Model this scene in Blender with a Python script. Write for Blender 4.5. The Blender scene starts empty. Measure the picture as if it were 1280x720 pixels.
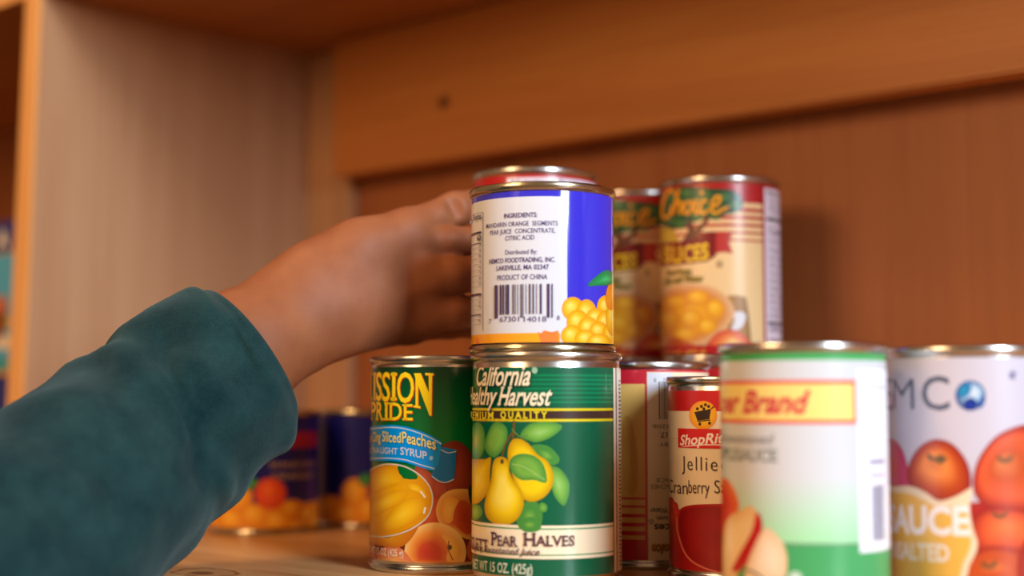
import bpy, math, random
import numpy as np
from mathutils import Vector, Matrix, noise
from mathutils.geometry import tessellate_polygon

random.seed(7)
SC = bpy.context.scene
COL = SC.collection

# ------------------------------------------------------------------ camera
F = 1778.0                                   # focal length in pixels of a 1280x720 frame (50 mm)
YAW = math.radians(41.3)
PITCH = math.atan(137.0 / F)
H = 0.091                                    # eye height above the shelf board
RV = Vector((math.cos(YAW), math.sin(YAW), 0))
FH = Vector((-math.sin(YAW), math.cos(YAW), 0))
ZV = Vector((0, 0, 1))
FWD = FH * math.cos(PITCH) + ZV * math.sin(PITCH)
UPV = ZV * math.cos(PITCH) - FH * math.sin(PITCH)
CAM = Vector((0, 0, H))

cam = bpy.data.cameras.new('camera')
cam.sensor_width = 36
cam.lens = F / 1280 * 36
cam.clip_start = 0.01
cam.dof.use_dof = True
cam.dof.focus_distance = 0.718
cam.dof.aperture_fstop = 2.75
co = bpy.data.objects.new('camera', cam)
co.matrix_world = Matrix(((RV.x, UPV.x, -FWD.x, CAM.x), (RV.y, UPV.y, -FWD.y, CAM.y),
                          (RV.z, UPV.z, -FWD.z, CAM.z), (0, 0, 0, 1)))
COL.objects.link(co)
SC.camera = co

# ------------------------------------------------------------------ world, lights, exposure
SC.view_settings.view_transform = 'Standard'
SC.view_settings.look = 'None'
SC.view_settings.gamma = 1
SC.view_settings.use_curve_mapping = False
SC.view_settings.exposure = 0.0

w = bpy.data.worlds.new('room_ambience')
SC.world = w
w.use_nodes = True
bg = w.node_tree.nodes['Background']
bg.inputs[0].default_value = (1.0, 0.55, 0.27, 1)
bg.inputs[1].default_value = 0.26


def area(name, loc, target, sx, sy, power, col):
    l = bpy.data.lights.new(name, 'AREA')
    l.shape = 'RECTANGLE'
    l.size, l.size_y, l.energy, l.color = sx, sy, power, col
    o = bpy.data.objects.new(name, l)
    o.location = loc
    o.rotation_euler = (Vector(target) - Vector(loc)).to_track_quat('-Z', 'Y').to_euler()
    COL.objects.link(o)
    return o


MID = Vector((-0.47, 0.58, 0.12))
area('daylight_window', MID + Vector((0.967, -0.254, 0)) * 1.7 + ZV * 0.69, MID, 0.40, 0.86, 46, (0.74, 0.88, 1.0))
area('warm_room_lamp', MID - RV * 0.82 - FH * 0.54 + ZV * 1.20, MID, 0.30, 0.30, 8.5, (1.0, 0.62, 0.32))
area('warm_wall_lamp', MID - RV * 0.95 - FH * 0.85 + ZV * 0.50, MID, 0.45, 0.45, 8, (1.0, 0.60, 0.30))

# ------------------------------------------------------------------ helpers


def S(r, g, b):
    f = lambda c: (c / 255 / 12.92) if c <= 10.3 else ((c / 255 + 0.055) / 1.055) ** 2.4
    return (f(r), f(g), f(b))


def ray(px, py):
    return FWD + RV * ((px - 640) / F) - UPV * ((py - 360) / F)


def at(px, py, d):
    """point seen at a pixel, d metres ahead of the camera (horizontally)"""
    v = ray(px, py)
    return CAM + v * (d / v.dot(FH))


def lds(px, py, d):
    p = at(px, py, d) - CAM
    return (p.dot(RV), d, p.z + H)


def hit_y(px, py, Y):
    v = ray(px, py)
    return CAM + v * (Y / v.y)


def hit_x(px, py, X):
    v = ray(px, py)
    return CAM + v * (X / v.x)


def link(name, me, parent=None, mat=None):
    o = bpy.data.objects.new(name, me)
    COL.objects.link(o)
    if parent:
        o.parent = parent
    if mat and me:
        me.materials.append(mat)
    return o


def tag(o, label, cat, group=None):
    o['label'] = label
    o['category'] = cat
    if group:
        o['group'] = group
    return o


def mesh(name, v, f, smooth=False):
    me = bpy.data.meshes.new(name)
    me.from_pydata([tuple(p) for p in v], [], f)
    if smooth:
        me.polygons.foreach_set('use_smooth', [True] * len(me.polygons))
    me.update()
    return me


def bevel_box(name, a, b, parent, mat, bev=0.0012, taper=None):
    """box with bevelled edges between two corners"""
    import bmesh
    bm = bmesh.new()
    bmesh.ops.create_cube(bm, size=1)
    for v in bm.verts:
        v.co = Vector([(a[i] + b[i]) / 2 + v.co[i] * (b[i] - a[i]) for i in range(3)])
        if taper:
            taper(v.co)
    bmesh.ops.bevel(bm, geom=bm.edges[:], offset=bev, segments=2, affect='EDGES')
    me = bpy.data.meshes.new(name)
    bm.to_mesh(me)
    bm.free()
    return link(name, me, parent, mat)


# ------------------------------------------------------------------ materials
def new_mat(name):
    m = bpy.data.materials.new(name)
    m.use_nodes = True
    nt = m.node_tree
    return m, nt, nt.nodes['Principled BSDF'], nt.nodes, nt.links


def wood(name, c0, c1, c2, grain, across=26.0, along=1.6, rough=0.42, knots=(), seed=0.0):
    """grain: 0,1,2 = axis the fibres follow (object space is world space here)"""
    m, nt, bs, N, L = new_mat(name)
    tc = N.new('ShaderNodeTexCoord')
    mp = N.new('ShaderNodeMapping')
    sc = [across] * 3
    sc[grain] = along
    mp.inputs['Scale'].default_value = sc
    mp.inputs['Location'].default_value = (seed, seed * 1.7, seed * 0.6)
    L.new(tc.outputs['Object'], mp.inputs['Vector'])
    n1 = N.new('ShaderNodeTexNoise')
    n1.inputs['Scale'].default_value = 1.0
    n1.inputs['Detail'].default_value = 6
    n1.inputs['Roughness'].default_value = 0.62
    n1.inputs['Distortion'].default_value = 0.5
    L.new(mp.outputs[0], n1.inputs['Vector'])
    mp2 = N.new('ShaderNodeMapping')
    s2 = [across * 14] * 3
    s2[grain] = along * 5
    mp2.inputs['Scale'].default_value = s2
    L.new(tc.outputs['Object'], mp2.inputs['Vector'])
    n2 = N.new('ShaderNodeTexNoise')
    n2.inputs['Scale'].default_value = 1.0
    n2.inputs['Detail'].default_value = 3
    L.new(mp2.outputs[0], n2.inputs['Vector'])
    mix = N.new('ShaderNodeMath')
    mix.operation = 'MULTIPLY_ADD'
    mix.inputs[1].default_value = 0.35
    L.new(n2.outputs['Fac'], mix.inputs[0])
    sub = N.new('ShaderNodeMath')
    sub.operation = 'SUBTRACT'
    sub.inputs[1].default_value = 0.17
    L.new(n1.outputs['Fac'], sub.inputs[0])
    L.new(sub.outputs[0], mix.inputs[2])
    rp = N.new('ShaderNodeValToRGB')
    e = rp.color_ramp.elements
    e[0].position, e[0].color = 0.30, (*c0, 1)
    e[1].position, e[1].color = 0.72, (*c2, 1)
    k = e.new(0.5)
    k.color = (*c1, 1)
    L.new(mix.outputs[0], rp.inputs[0])
    out = rp.outputs[0]
    for (kp, kr, kc, soft) in knots:                       # dark knots: rings round a point of the board
        vs = N.new('ShaderNodeVectorMath')
        vs.operation = 'SUBTRACT'
        vs.inputs[1].default_value = kp
        wn = N.new('ShaderNodeTexNoise')
        wn.inputs['Scale'].default_value = 70
        L.new(tc.outputs['Object'], wn.inputs['Vector'])
        wv = N.new('ShaderNodeVectorMath')
        wv.operation = 'MULTIPLY_ADD'
        wv.inputs[1].default_value = (kr * 0.9,) * 3
        L.new(wn.outputs['Color'], wv.inputs[0])
        L.new(tc.outputs['Object'], wv.inputs[2])
        wo = N.new('ShaderNodeVectorMath')
        wo.operation = 'SUBTRACT'
        wo.inputs[1].default_value = (kr * 0.45,) * 3
        L.new(wv.outputs[0], wo.inputs[0])
        L.new(wo.outputs[0], vs.inputs[0])
        vm = N.new('ShaderNodeVectorMath')
        vm.operation = 'MULTIPLY'
        st = [1.0, 1.0, 1.0]
        st[grain] = 0.75
        vm.inputs[1].default_value = st
        L.new(vs.outputs[0], vm.inputs[0])
        ln = N.new('ShaderNodeVectorMath')
        ln.operation = 'LENGTH'
        L.new(vm.outputs[0], ln.inputs[0])
        mr = N.new('ShaderNodeMapRange')
        mr.inputs['From Min'].default_value = kr
        mr.inputs['From Max'].default_value = kr * soft
        mr.inputs['To Min'].default_value = 1
        mr.inputs['To Max'].default_value = 0
        L.new(ln.outputs['Value'], mr.inputs['Value'])
        mx = N.new('ShaderNodeMix')
        mx.data_type = 'RGBA'
        L.new(mr.outputs[0], mx.inputs['Factor'])
        L.new(out, mx.inputs['A'])
        mx.inputs['B'].default_value = (*kc, 1)
        out = mx.outputs['Result']
    L.new(out, bs.inputs['Base Color'])
    bs.inputs['Roughness'].default_value = rough
    bs.inputs['Specular IOR Level'].default_value = 0.4
    bp = N.new('ShaderNodeBump')
    bp.inputs['Strength'].default_value = 0.12
    bp.inputs['Distance'].default_value = 0.0006
    L.new(mix.outputs[0], bp.inputs['Height'])
    L.new(bp.outputs[0], bs.inputs['Normal'])
    return m


def plain(name, col, rough=0.4, metal=0.0, spec=0.5, bump=0.0, bscale=400):
    m, nt, bs, N, L = new_mat(name)
    bs.inputs['Roughness'].default_value = rough
    bs.inputs['Metallic'].default_value = metal
    bs.inputs['Specular IOR Level'].default_value = spec
    tc = N.new('ShaderNodeTexCoord')
    nz = N.new('ShaderNodeTexNoise')
    nz.inputs['Scale'].default_value = bscale
    nz.inputs['Detail'].default_value = 3
    L.new(tc.outputs['Object'], nz.inputs['Vector'])
    rp = N.new('ShaderNodeValToRGB')
    rp.color_ramp.elements[0].color = (*[c * 0.9 for c in col], 1)
    rp.color_ramp.elements[1].color = (*[min(1, c * 1.08) for c in col], 1)
    L.new(nz.outputs['Fac'], rp.inputs[0])
    L.new(rp.outputs[0], bs.inputs['Base Color'])
    if bump:
        bp = N.new('ShaderNodeBump')
        bp.inputs['Strength'].default_value = bump
        bp.inputs['Distance'].default_value = 0.0004
        L.new(nz.outputs['Fac'], bp.inputs['Height'])
        L.new(bp.outputs[0], bs.inputs['Normal'])
    return m


def print_mat(name, rough, coat=0.0):
    m, nt, bs, N, L = new_mat(name)
    at_ = N.new('ShaderNodeVertexColor')
    at_.layer_name = 'ink'
    L.new(at_.outputs[0], bs.inputs['Base Color'])
    bs.inputs['Roughness'].default_value = rough
    bs.inputs['Coat Weight'].default_value = coat
    bs.inputs['Coat Roughness'].default_value = 0.08
    return m


TIN = plain('tinplate', (0.62, 0.60, 0.57), rough=0.24, metal=1.0, bump=0.05, bscale=260)
TIN2 = plain('brass_lacquered_tin', (0.56, 0.50, 0.36), rough=0.22, metal=1.0, bump=0.05, bscale=260)
INK = print_mat('printed_paper_label', 0.34, 0.1)
INKM = print_mat('lacquered_printed_label', 0.11, 0.6)
INKG = print_mat('glossy_printed_label', 0.26, 0.15)

WS = dict(c0=S(188, 128, 78), c1=S(208, 150, 96), c2=S(222, 168, 114))
W_SIDE = wood('pine_side_panel', S(172, 126, 90), S(182, 138, 102), S(194, 152, 116), 2, across=22, along=1.2, rough=0.38)
W_BACK = wood('plywood_back_panel', S(146, 82, 40), S(157, 91, 45), S(167, 100, 52), 2, across=16, along=1.0, rough=0.5, seed=3.1)
KP = hit_y(555, 128, 0.80)
W_RAIL = wood('pine_rail', S(174, 104, 44), S(184, 114, 50), S(194, 126, 58), 0, across=24, along=1.8, rough=0.45, seed=1.3,
              knots=[((KP.x, KP.y, KP.z), 0.0025, S(70, 34, 14), 2.6)])
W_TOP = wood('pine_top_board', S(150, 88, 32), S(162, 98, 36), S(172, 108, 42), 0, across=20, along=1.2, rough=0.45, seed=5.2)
W_SHELF = wood('pine_shelf_board', S(176, 120, 70), S(206, 150, 94), S(222, 172, 116), 0, across=30, along=3.0, rough=0.34, seed=8.2,
               knots=[(tuple(at(258, 712, 0.091 * F / (712 - 497))), 0.0150, S(120, 70, 34), 1.15), (tuple(at(258, 712, 0.091 * F / (712 - 497))), 0.0125, S(196, 140, 86), 1.2),
                      (tuple(at(252, 713, 0.091 * F / (713 - 497))), 0.0045, S(110, 62, 30), 1.6)])
W_EDGE = wood('pine_edge_band', S(214, 148, 80), S(226, 164, 96), S(234, 176, 110), 2, across=60, along=2.0, rough=0.45, seed=2.2)

# ------------------------------------------------------------------ the shelf unit
unit = link('shelf_unit', None)
tag(unit, 'open pine shelf unit with vertical side panel, back rail and deep shelf board', 'shelf')
YB = 0.832            # plywood back
YR = 0.800            # front face of the rail
XL = -0.965           # inner face of the left side panel
ZT = hit_x(379, 68, XL).z      # underside of the board above
Y0 = 0.430            # front edge of the shelf board
YF = 0.560            # front edge of the side panel
XR = 0.75
bevel_box('shelf_board', (-2.1, Y0, -0.030), (XR, YB + 0.012, 0.0), unit, W_SHELF, 0.002)
bevel_box('back_panel', (-2.1, YB, 0.0005), (XR, YB + 0.012, ZT + 0.25), unit, W_BACK, 0.0005)


def lean(c):
    # the side panel's front edge is not quite plumb: it falls forward towards the bottom
    if c.y < YF + 0.01:
        c.y += (c.z - 0.39) * 0.020


ZP = ZT + 0.25        # the uprights run on past the board above
bevel_box('side_panel', (XL - 0.0215, YF, 0.0005), (XL, YB - 0.0005, ZP), unit, W_SIDE, 0.0008, lean)
bevel_box('edge_band', (XL - 0.0215, YF - 0.0025, 0.0005), (XL - 0.0004, YF - 0.0001, ZP), unit, W_EDGE, 0.0004, lean)
for x0_, x1_ in ((-2.08, XL - 0.022), (XL + 0.0004, XR - 0.0205)):
    bevel_box('top_board', (x0_, YF + 0.001, ZT), (x1_, YB - 0.0005, ZT + 0.022), unit, W_TOP, 0.001)
    bevel_box('edge_band', (x0_, YF - 0.0012, ZT + 0.0003), (x1_, YF + 0.0009, ZT + 0.0217), unit, W_EDGE, 0.0004)
XST = hit_y(437, 300, YB - 0.010).x
bevel_box('corner_stile', (XL + 0.0005, YB - 0.010, 0.0005), (XST, YB - 0.0003, ZT - 0.0005), unit, W_SIDE, 0.0008)
pr = hit_y(415, 221, YR)
bevel_box('back_rail', (pr.x, YR, pr.z), (XR - 0.0205, YB - 0.0105, ZT - 0.0005), unit, W_RAIL, 0.0015)
bevel_box('side_panel', (XR - 0.02, YF, 0.0005), (XR, YB - 0.0005, ZP), unit, W_SIDE, 0.0008)
# the neighbouring bay on the left: a board at the same height as the top, the end panel
bevel_box('side_panel', (-2.1, YF, 0.0005), (-2.0805, YB - 0.0005, ZP), unit, W_SIDE, 0.0008)

# ------------------------------------------------------------------ lettering helper (built-in font)
GLYPH = {}


def _raw(body, bold):
    cu = bpy.data.curves.new('glyph', 'FONT')
    cu.body = body
    cu.resolution_u = 3
    cu.offset = bold
    ob = bpy.data.objects.new('glyph', cu)
    COL.objects.link(ob)
    dg = bpy.context.evaluated_depsgraph_get()
    me = bpy.data.meshes.new_from_object(ob.evaluated_get(dg))
    me.calc_loop_triangles()
    vs = [(v.co.x, v.co.y) for v in me.vertices]
    ts = [tuple(t.vertices) for t in me.loop_triangles]
    bpy.data.objects.remove(ob)
    bpy.data.curves.remove(cu)
    bpy.data.meshes.remove(me)
    return vs, ts


def glyph(ch, bold):
    k = (ch, bold)
    if k not in GLYPH:
        if ch == ' ':
            GLYPH[k] = ([], [], 0.30)
        else:
            vs, ts = _raw(ch, bold)
            x2 = max(x for x, y in _raw('H' + ch + 'H', 0)[0]) - max(x for x, y in _raw('HH', 0)[0])
            GLYPH[k] = (vs, ts, x2)
    return GLYPH[k]


CAP = max(y for x, y in _raw('H', 0)[0])
SERIF = {'I': [(.5, 0), (.5, 1)], 'M': [(.06, 0), (.94, 0), (.06, 1), (.94, 1)], 'N': [(.08, 0), (.06, 1), (.92, 1)],
         'P': [(.1, 0), (.08, 1)], 'R': [(.1, 0), (.08, 1), (.92, 0)], 'D': [(.1, 0), (.08, 1)], 'E': [(.1, 0), (.08, 1)],
         'L': [(.1, 0), (.1, 1)], 'H': [(.1, 0), (.9, 0), (.1, 1), (.9, 1)], 'A': [(.06, 0), (.94, 0)], 'V': [(.06, 1), (.94, 1)],
         'T': [(.5, 0)], 'B': [(.1, 0), (.1, 1)], 'W': [(.05, 1), (.5, 1), (.95, 1)], 'J': [(.85, 1)], 'U': [(.1, 1), (.9, 1)],
         'C': [(.9, .86)], 'S': [(.88, .86), (.1, .14)], 'F': [(.1, 0), (.1, 1)]}


def string_tris(s, bold=0.0, serif=False, track=0.0, small=None):
    """triangles of a line of text: baseline y=0, cap height 1, x from 0 to 1 (of its own width)"""
    V, T, x = [], [], 0.0
    for i, ch in enumerate(s):
        sc = 1.0
        c2 = ch
        if small and ch.islower():
            c2, sc = ch.upper(), small
        vs, ts, adv = glyph(c2, bold)
        o = len(V)
        V += [(x + a * sc, b * sc) for a, b in vs]
        T += [(a + o, b + o, c + o) for a, b, c in ts]
        if serif and c2 in SERIF and vs:
            g0, g1 = min(a for a, b in vs), max(a for a, b in vs)
            for fx, fy in SERIF[c2]:
                cx, cy, hw, hh = x + (g0 + (g1 - g0) * fx) * sc, CAP * fy * sc, 0.115 * sc, 0.035 * sc
                vert = 0 < fy < 1
                if vert:
                    hw, hh = 0.03 * sc, 0.09 * sc
                cy += (hh if fy < .5 else -hh)
                o = len(V)
                V += [(cx - hw, cy - hh), (cx + hw, cy - hh), (cx + hw, cy + hh), (cx - hw, cy + hh)]
                T += [(o, o + 1, o + 2), (o, o + 2, o + 3)]
        x += adv * sc + track
    x0, x1 = min(a for a, b in V), max(a for a, b in V)
    return [((a - x0) / (x1 - x0), b / CAP) for a, b in V], T


# ------------------------------------------------------------------ cans
STEP = math.radians(4.0)


def lathe(name, prof, n, parent, mat):
    v, f = [], []
    k = len(prof)
    for i in range(n):
        a = 2 * math.pi * i / n
        for r, z in prof:
            v.append((r * math.sin(a), -r * math.cos(a), z))
    for i in range(n):
        j = (i + 1) % n
        for q in range(k - 1):
            f.append((i * k + q, j * k + q, j * k + q + 1, i * k + q + 1))
    c0, c1 = len(v), len(v) + 1
    v.append((0, 0, prof[0][1]))
    v.append((0, 0, prof[-1][1]))
    for i in range(n):
        j = (i + 1) % n
        f.append((c0, j * k, i * k))
        f.append((c1, i * k + k - 1, j * k + k - 1))
    me = mesh(name, v, f, True)
    o = link(name, me, parent, mat)
    return o


class Can:
    def __init__(self, px, d, z0, R, Ht, text, group=None, tin=None, lab=(0.0068, 0.0068), ink=None, base=(1, 1, 1), turn=0.0, name='food_can'):
        self.R, self.Ht, self.z0 = R, Ht, z0
        opt = d * math.cos(PITCH) + (z0 + Ht / 2 - H) * math.sin(PITCH)
        self.c = RV * ((px - 640) / F * opt) + FH * d
        self.cd = -self.c.normalized()
        self.ux = Vector((-self.cd.y, self.cd.x, 0))       # to the right as seen from the front
        self.phi = math.atan2(self.cd.x, -self.cd.y)
        root = link(name, None)
        root.location = (self.c.x, self.c.y, z0)
        root.rotation_euler = (0, 0, self.phi + turn)
        tag(root, text, 'can', group)
        self.root = root
        Rb = R - 0.0013
        self.Rl = Rb + 0.0002
        self.za, self.zb = lab[0], Ht - lab[1]
        # double-seamed tin body: seam, neck, bead-free wall, seam, recessed lids
        pr_ = [(R - 0.006, 0.0042), (R - 0.0032, 0.0040), (R - 0.0026, 0.0006), (R - 0.0018, 0.0), (R - 0.0006, 0.0), (R, 0.0007),
               (R, 0.0030), (R - 0.0007, 0.0036), (Rb - 0.0006, 0.0042), (Rb, 0.0052), (Rb, Ht - 0.0052), (Rb - 0.0006, Ht - 0.0042), (R - 0.0007, Ht - 0.0036),
               (R, Ht - 0.0030), (R, Ht - 0.0007), (R - 0.0006, Ht), (R - 0.0018, Ht), (R - 0.0026, Ht - 0.0006), (R - 0.0032, Ht - 0.0040), (R - 0.006, Ht - 0.0042),
               (R - 0.010, Ht - 0.0034), (R - 0.013, Ht - 0.0042)]
        lathe('tin_body', pr_, 72, root, tin or TIN)
        self.ink = ink or INK
        self.polys = {}
        self.tk = 'lettering'
        self.n = 0
        self.kind = 'label_print'
        self.label = link('paper_label', None)
        bpy.data.objects.remove(self.label)
        self.label = None
        self.base = base

    # pixel on the photograph -> (angle, height) on the can wall
    def P(self, px, py):
        v = ray(px, py)
        vx, vy = v.x, v.y
        R = self.Rl
        A = vx * vx + vy * vy
        B = -2 * (vx * self.c.x + vy * self.c.y)
        Cc = self.c.x ** 2 + self.c.y ** 2 - R * R
        D = B * B - 4 * A * Cc
        if D >= 0:
            t = (-B - math.sqrt(D)) / (2 * A)
            q = Vector((vx * t, vy * t, 0)) - self.c
            a = math.atan2(q.dot(self.ux), q.dot(self.cd))
        else:
            t = -B / (2 * A)
            q = Vector((vx * t, vy * t, 0)) - self.c
            s = q.dot(self.ux)
            a = math.copysign(math.pi / 2 - R / self.c.length + (abs(s) - R) / R, s)
        return a, H + v.z * t - self.z0

    def tri(self, pts, cols, layer):
        """clip a convex polygon to the facets of the can wall and store it"""
        ar = sum(pts[k - 1][0] * pts[k][1] - pts[k][0] * pts[k - 1][1] for k in range(len(pts)))
        if ar < 0:
            pts, cols = pts[::-1], cols[::-1]
        a0, a1 = min(p[0] for p in pts), max(p[0] for p in pts)
        i0, i1 = math.floor(a0 / STEP + 1e-6), math.ceil(a1 / STEP - 1e-6)
        P_ = [(p[0], p[1], c) for p, c in zip(pts, cols)]
        for i in range(i0, max(i1, i0 + 1)):
            poly = P_
            for lim, sg in ((i * STEP, 1), ((i + 1) * STEP, -1)):
                out = []
                m = len(poly)
                for k in range(m):
                    A, B = poly[k], poly[(k + 1) % m]
                    da, db = sg * (A[0] - lim), sg * (B[0] - lim)
                    if da >= -1e-9:
                        out.append(A)
                    if (da > 1e-9 and db < -1e-9) or (da < -1e-9 and db > 1e-9):
                        t = da / (da - db)
                        out.append((lim, A[1] + (B[1] - A[1]) * t, tuple(x + (y - x) * t for x, y in zip(A[2], B[2]))))
                poly = out
                if len(poly) < 3:
                    break
            if len(poly) >= 3:
                self.polys.setdefault(self.kind, []).append((poly, i, layer))

    def nxt(self):
        self.n += 1
        return self.n

    def clampz(self, p):
        return (p[0], min(max(p[1], self.za), self.zb))

    def poly_az(self, pts, col):
        L_ = self.nxt()
        pts = [self.clampz(p) for p in pts]
        for t in tessellate_polygon([[Vector((p[0] * 0.04, p[1], 0)) for p in pts]]):
            tp = [pts[i] for i in t]
            cc = [col(*p) if callable(col) else col for p in tp]
            self.tri(tp, cc, L_)

    def poly(self, pxs, col, smooth=0):
        if smooth:
            pxs = spline(pxs, smooth)
        self.poly_az([self.P(*p) for p in pxs], col)

    def band(self, a0, a1, z0, z1, col, col1=None, nz=1):
        """rectangle on the wall, angles in degrees, heights in metres; vertical gradient when col1 is given"""
        L_ = self.nxt()
        a0, a1 = math.radians(a0), math.radians(a1)
        col1 = col1 or col
        for k in range(nz):
            t0, t1 = k / nz, (k + 1) / nz
            q = [(a0, z0 + (z1 - z0) * t0), (a1, z0 + (z1 - z0) * t0), (a1, z0 + (z1 - z0) * t1), (a0, z0 + (z1 - z0) * t1)]
            l = lambda t: tuple(x + (y - x) * t for x, y in zip(col, col1))
            self.tri([self.clampz(p) for p in q], [l(t0), l(t0), l(t1), l(t1)], L_)

    def rect(self, x0, x1, y0, y1, col, col1=None, nz=1, xm=None):
        """upright rectangle given in pixels (heights read at the middle)"""
        xm = (x0 + x1) / 2 if xm is None else xm
        za, zb = self.P(xm, y1)[1], self.P(xm, y0)[1]
        self.band(math.degrees(self.P(x0, (y0 + y1) / 2)[0]), math.degrees(self.P(x1, (y0 + y1) / 2)[0]), za, zb, col, col1, nz)

    def blob(self, pxs, cols, center=None, smooth=4, rings=6):
        """printed shape with a colour ramp from a centre point to its outline"""
        if smooth:
            pxs = spline(pxs, smooth)
        pts = [self.P(*p) for p in pxs]
        c = self.P(*center) if center else (sum(p[0] for p in pts) / len(pts), sum(p[1] for p in pts) / len(pts))
        L_ = self.nxt()
        n = len(pts)

        def ramp(t):
            t *= len(cols) - 1
            i = min(int(t), len(cols) - 2)
            return tuple(x + (y - x) * (t - i) for x, y in zip(cols[i], cols[i + 1]))
        for r in range(rings):
            t0, t1 = r / rings, (r + 1) / rings
            for k in range(n):
                A, B = pts[k], pts[(k + 1) % n]
                g = lambda p, t: self.clampz((c[0] + (p[0] - c[0]) * t, c[1] + (p[1] - c[1]) * t))
                q = [g(A, t0), g(B, t0), g(B, t1), g(A, t1)] if r else [g(A, 0), g(B, t1), g(A, t1)]
                cc = [ramp(t0), ramp(t0), ramp(t1), ramp(t1)] if r else [ramp(0), ramp(t1), ramp(t1)]
                self.tri(q, cc, L_)

    def ell(self, cx, cy, rx, ry, cols, hl=(0, 0), n=26, rings=6):
        self.blob([(cx + rx * math.cos(2 * math.pi * k / n), cy + ry * math.sin(2 * math.pi * k / n)) for k in range(n)], cols,
                  (cx + hl[0] * rx, cy + hl[1] * ry), 0, rings)

    def stroke(self, pxs, wd, col, closed=False, smooth=4, taper=False):
        """printed line of a width in pixels along pixel points"""
        if smooth:
            pxs = spline(pxs, smooth, closed)
        L_ = self.nxt()
        n = len(pxs)
        lr = []
        for k in range(n):
            a, b = pxs[k - 1] if (k or closed) else pxs[0], pxs[(k + 1) % n] if (k < n - 1 or closed) else pxs[-1]
            tx, ty = b[0] - a[0], b[1] - a[1]
            l = math.hypot(tx, ty) or 1
            h = wd / 2 * (math.sin(math.pi * (0.12 + 0.8 * k / n)) if taper else 1)
            lr.append((self.P(pxs[k][0] - ty / l * h, pxs[k][1] + tx / l * h), self.P(pxs[k][0] + ty / l * h, pxs[k][1] - tx / l * h)))
        for k in range(n if closed else n - 1):
            A, B = lr[k], lr[(k + 1) % n]
            q = [self.clampz(p) for p in (A[0], B[0], B[1], A[1])]
            self.tri(q[:3], [col] * 3, L_)
            self.tri([q[0], q[2], q[3]], [col] * 3, L_)

    def text(self, s, x0, x1, ytop, ybase, col, bold=0.0, shear=0.0, serif=False, arc=None, flip=False, small=None, track=0.0, shadow=None, grow=None, a0=None):
        """a line of lettering from pixel x0 to x1; ytop/ybase = cap line and baseline at its middle; arc = extra baseline points [(x, y), ...]"""
        V, T = string_tris(s, bold, serif, track, small)
        xm = (x0 + x1) / 2
        zt, zb = self.P(xm, ytop)[1], self.P(xm, ybase)[1]
        aa0, aa1 = self.P(x0, (ytop + ybase) / 2)[0], self.P(x1, (ytop + ybase) / 2)[0]
        if a0 is not None:
            aa0 = math.radians(a0)
        if arc:
            ps = [self.P(*p) for p in arc]
            cf = np.polyfit([p[0] for p in ps], [p[1] for p in ps], len(ps) - 1)
            bl = lambda a: float(np.polyval(cf, a))
        else:
            bl = lambda a: zb
        old, self.kind = self.kind, self.tk
        for (dx, dz, cc) in ([(shadow[0], shadow[1], shadow[2])] if shadow else []) + [(0, 0, col)]:
            L_ = self.nxt()
            pts = []
            for x, y in V:
                xx = x + shear * (y - 0.4) * (zt - zb) / max(1e-6, (aa1 - aa0) * self.R)
                hh = (zt - zb) * (1 + (grow or 0) * (x - 0.5))
                if flip:
                    p = (aa1 - (aa1 - aa0) * xx, bl(aa1) + (zt - zb) - y * hh)
                else:
                    a = aa0 + (aa1 - aa0) * xx
                    p = (a, bl(a) + y * hh)
                pts.append((p[0] + dx / self.R, p[1] + dz))
            for t in T:
                self.tri([self.clampz(pts[i]) for i in t], [cc] * 3, L_)
        self.kind = old

    def bake(self):
        """wrap the collected print round the can: base paper, picture print, lettering"""
        Rl = self.Rl

        def radius(a, i, layer):
            return (Rl + layer * 0.000011) / math.cos(a - (i + 0.5) * STEP) * math.cos(STEP / 2)
        n = int(round(2 * math.pi / STEP))
        v, f = [], []
        for i in range(n):
            a = i * STEP
            for z in (self.za, self.zb):
                v.append((Rl * math.sin(a), -Rl * math.cos(a), z))
        for i in range(n):
            j = (i + 1) % n
            f.append((2 * i, 2 * j, 2 * j + 1, 2 * i + 1))
        me = mesh('paper_label', v, f, True)
        ca = me.color_attributes.new('ink', 'FLOAT_COLOR', 'POINT')
        ca.data.foreach_set('color', [x for _ in v for x in (*self.base, 1)])
        self.label = link('paper_label', me, self.root, self.ink)
        for kind in self.polys:
            v, f, c, nr = [], [], [], []
            for poly, i, layer in self.polys[kind]:
                o = len(v)
                for a, z, cc in poly:
                    r = radius(a, i, layer)
                    v.append((r * math.sin(a), -r * math.cos(a), z))
                    nr.append((math.sin(a), -math.cos(a), 0))
                    c += [*cc, 1]
                f.append(tuple(range(o, o + len(poly))))
            me = mesh(kind, v, f, True)
            ca = me.color_attributes.new('ink', 'FLOAT_COLOR', 'POINT')
            ca.data.foreach_set('color', c)
            me.normals_split_custom_set_from_vertices(nr)
            lo_ = link(kind, me, self.label, self.ink)
            if kind == 'barcode':
                lo_['kind'] = 'stuff'
        return self


def spline(p, n, closed=True):
    out = []
    m = len(p)
    for i in range(m if closed else m - 1):
        g = lambda k: p[k % m] if closed else p[min(max(k, 0), m - 1)]
        a, b, c, d = g(i - 1), g(i), g(i + 1), g(i + 2)
        for k in range(n):
            t = k / n
            out.append(tuple(0.5 * (2 * b[q] + (c[q] - a[q]) * t + (2 * a[q] - 5 * b[q] + 4 * c[q] - d[q]) * t * t
                                    + (3 * b[q] - a[q] - 3 * c[q] + d[q]) * t ** 3) for q in (0, 1)))
    if not closed:
        out.append(tuple(p[-1]))
    return out


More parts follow.
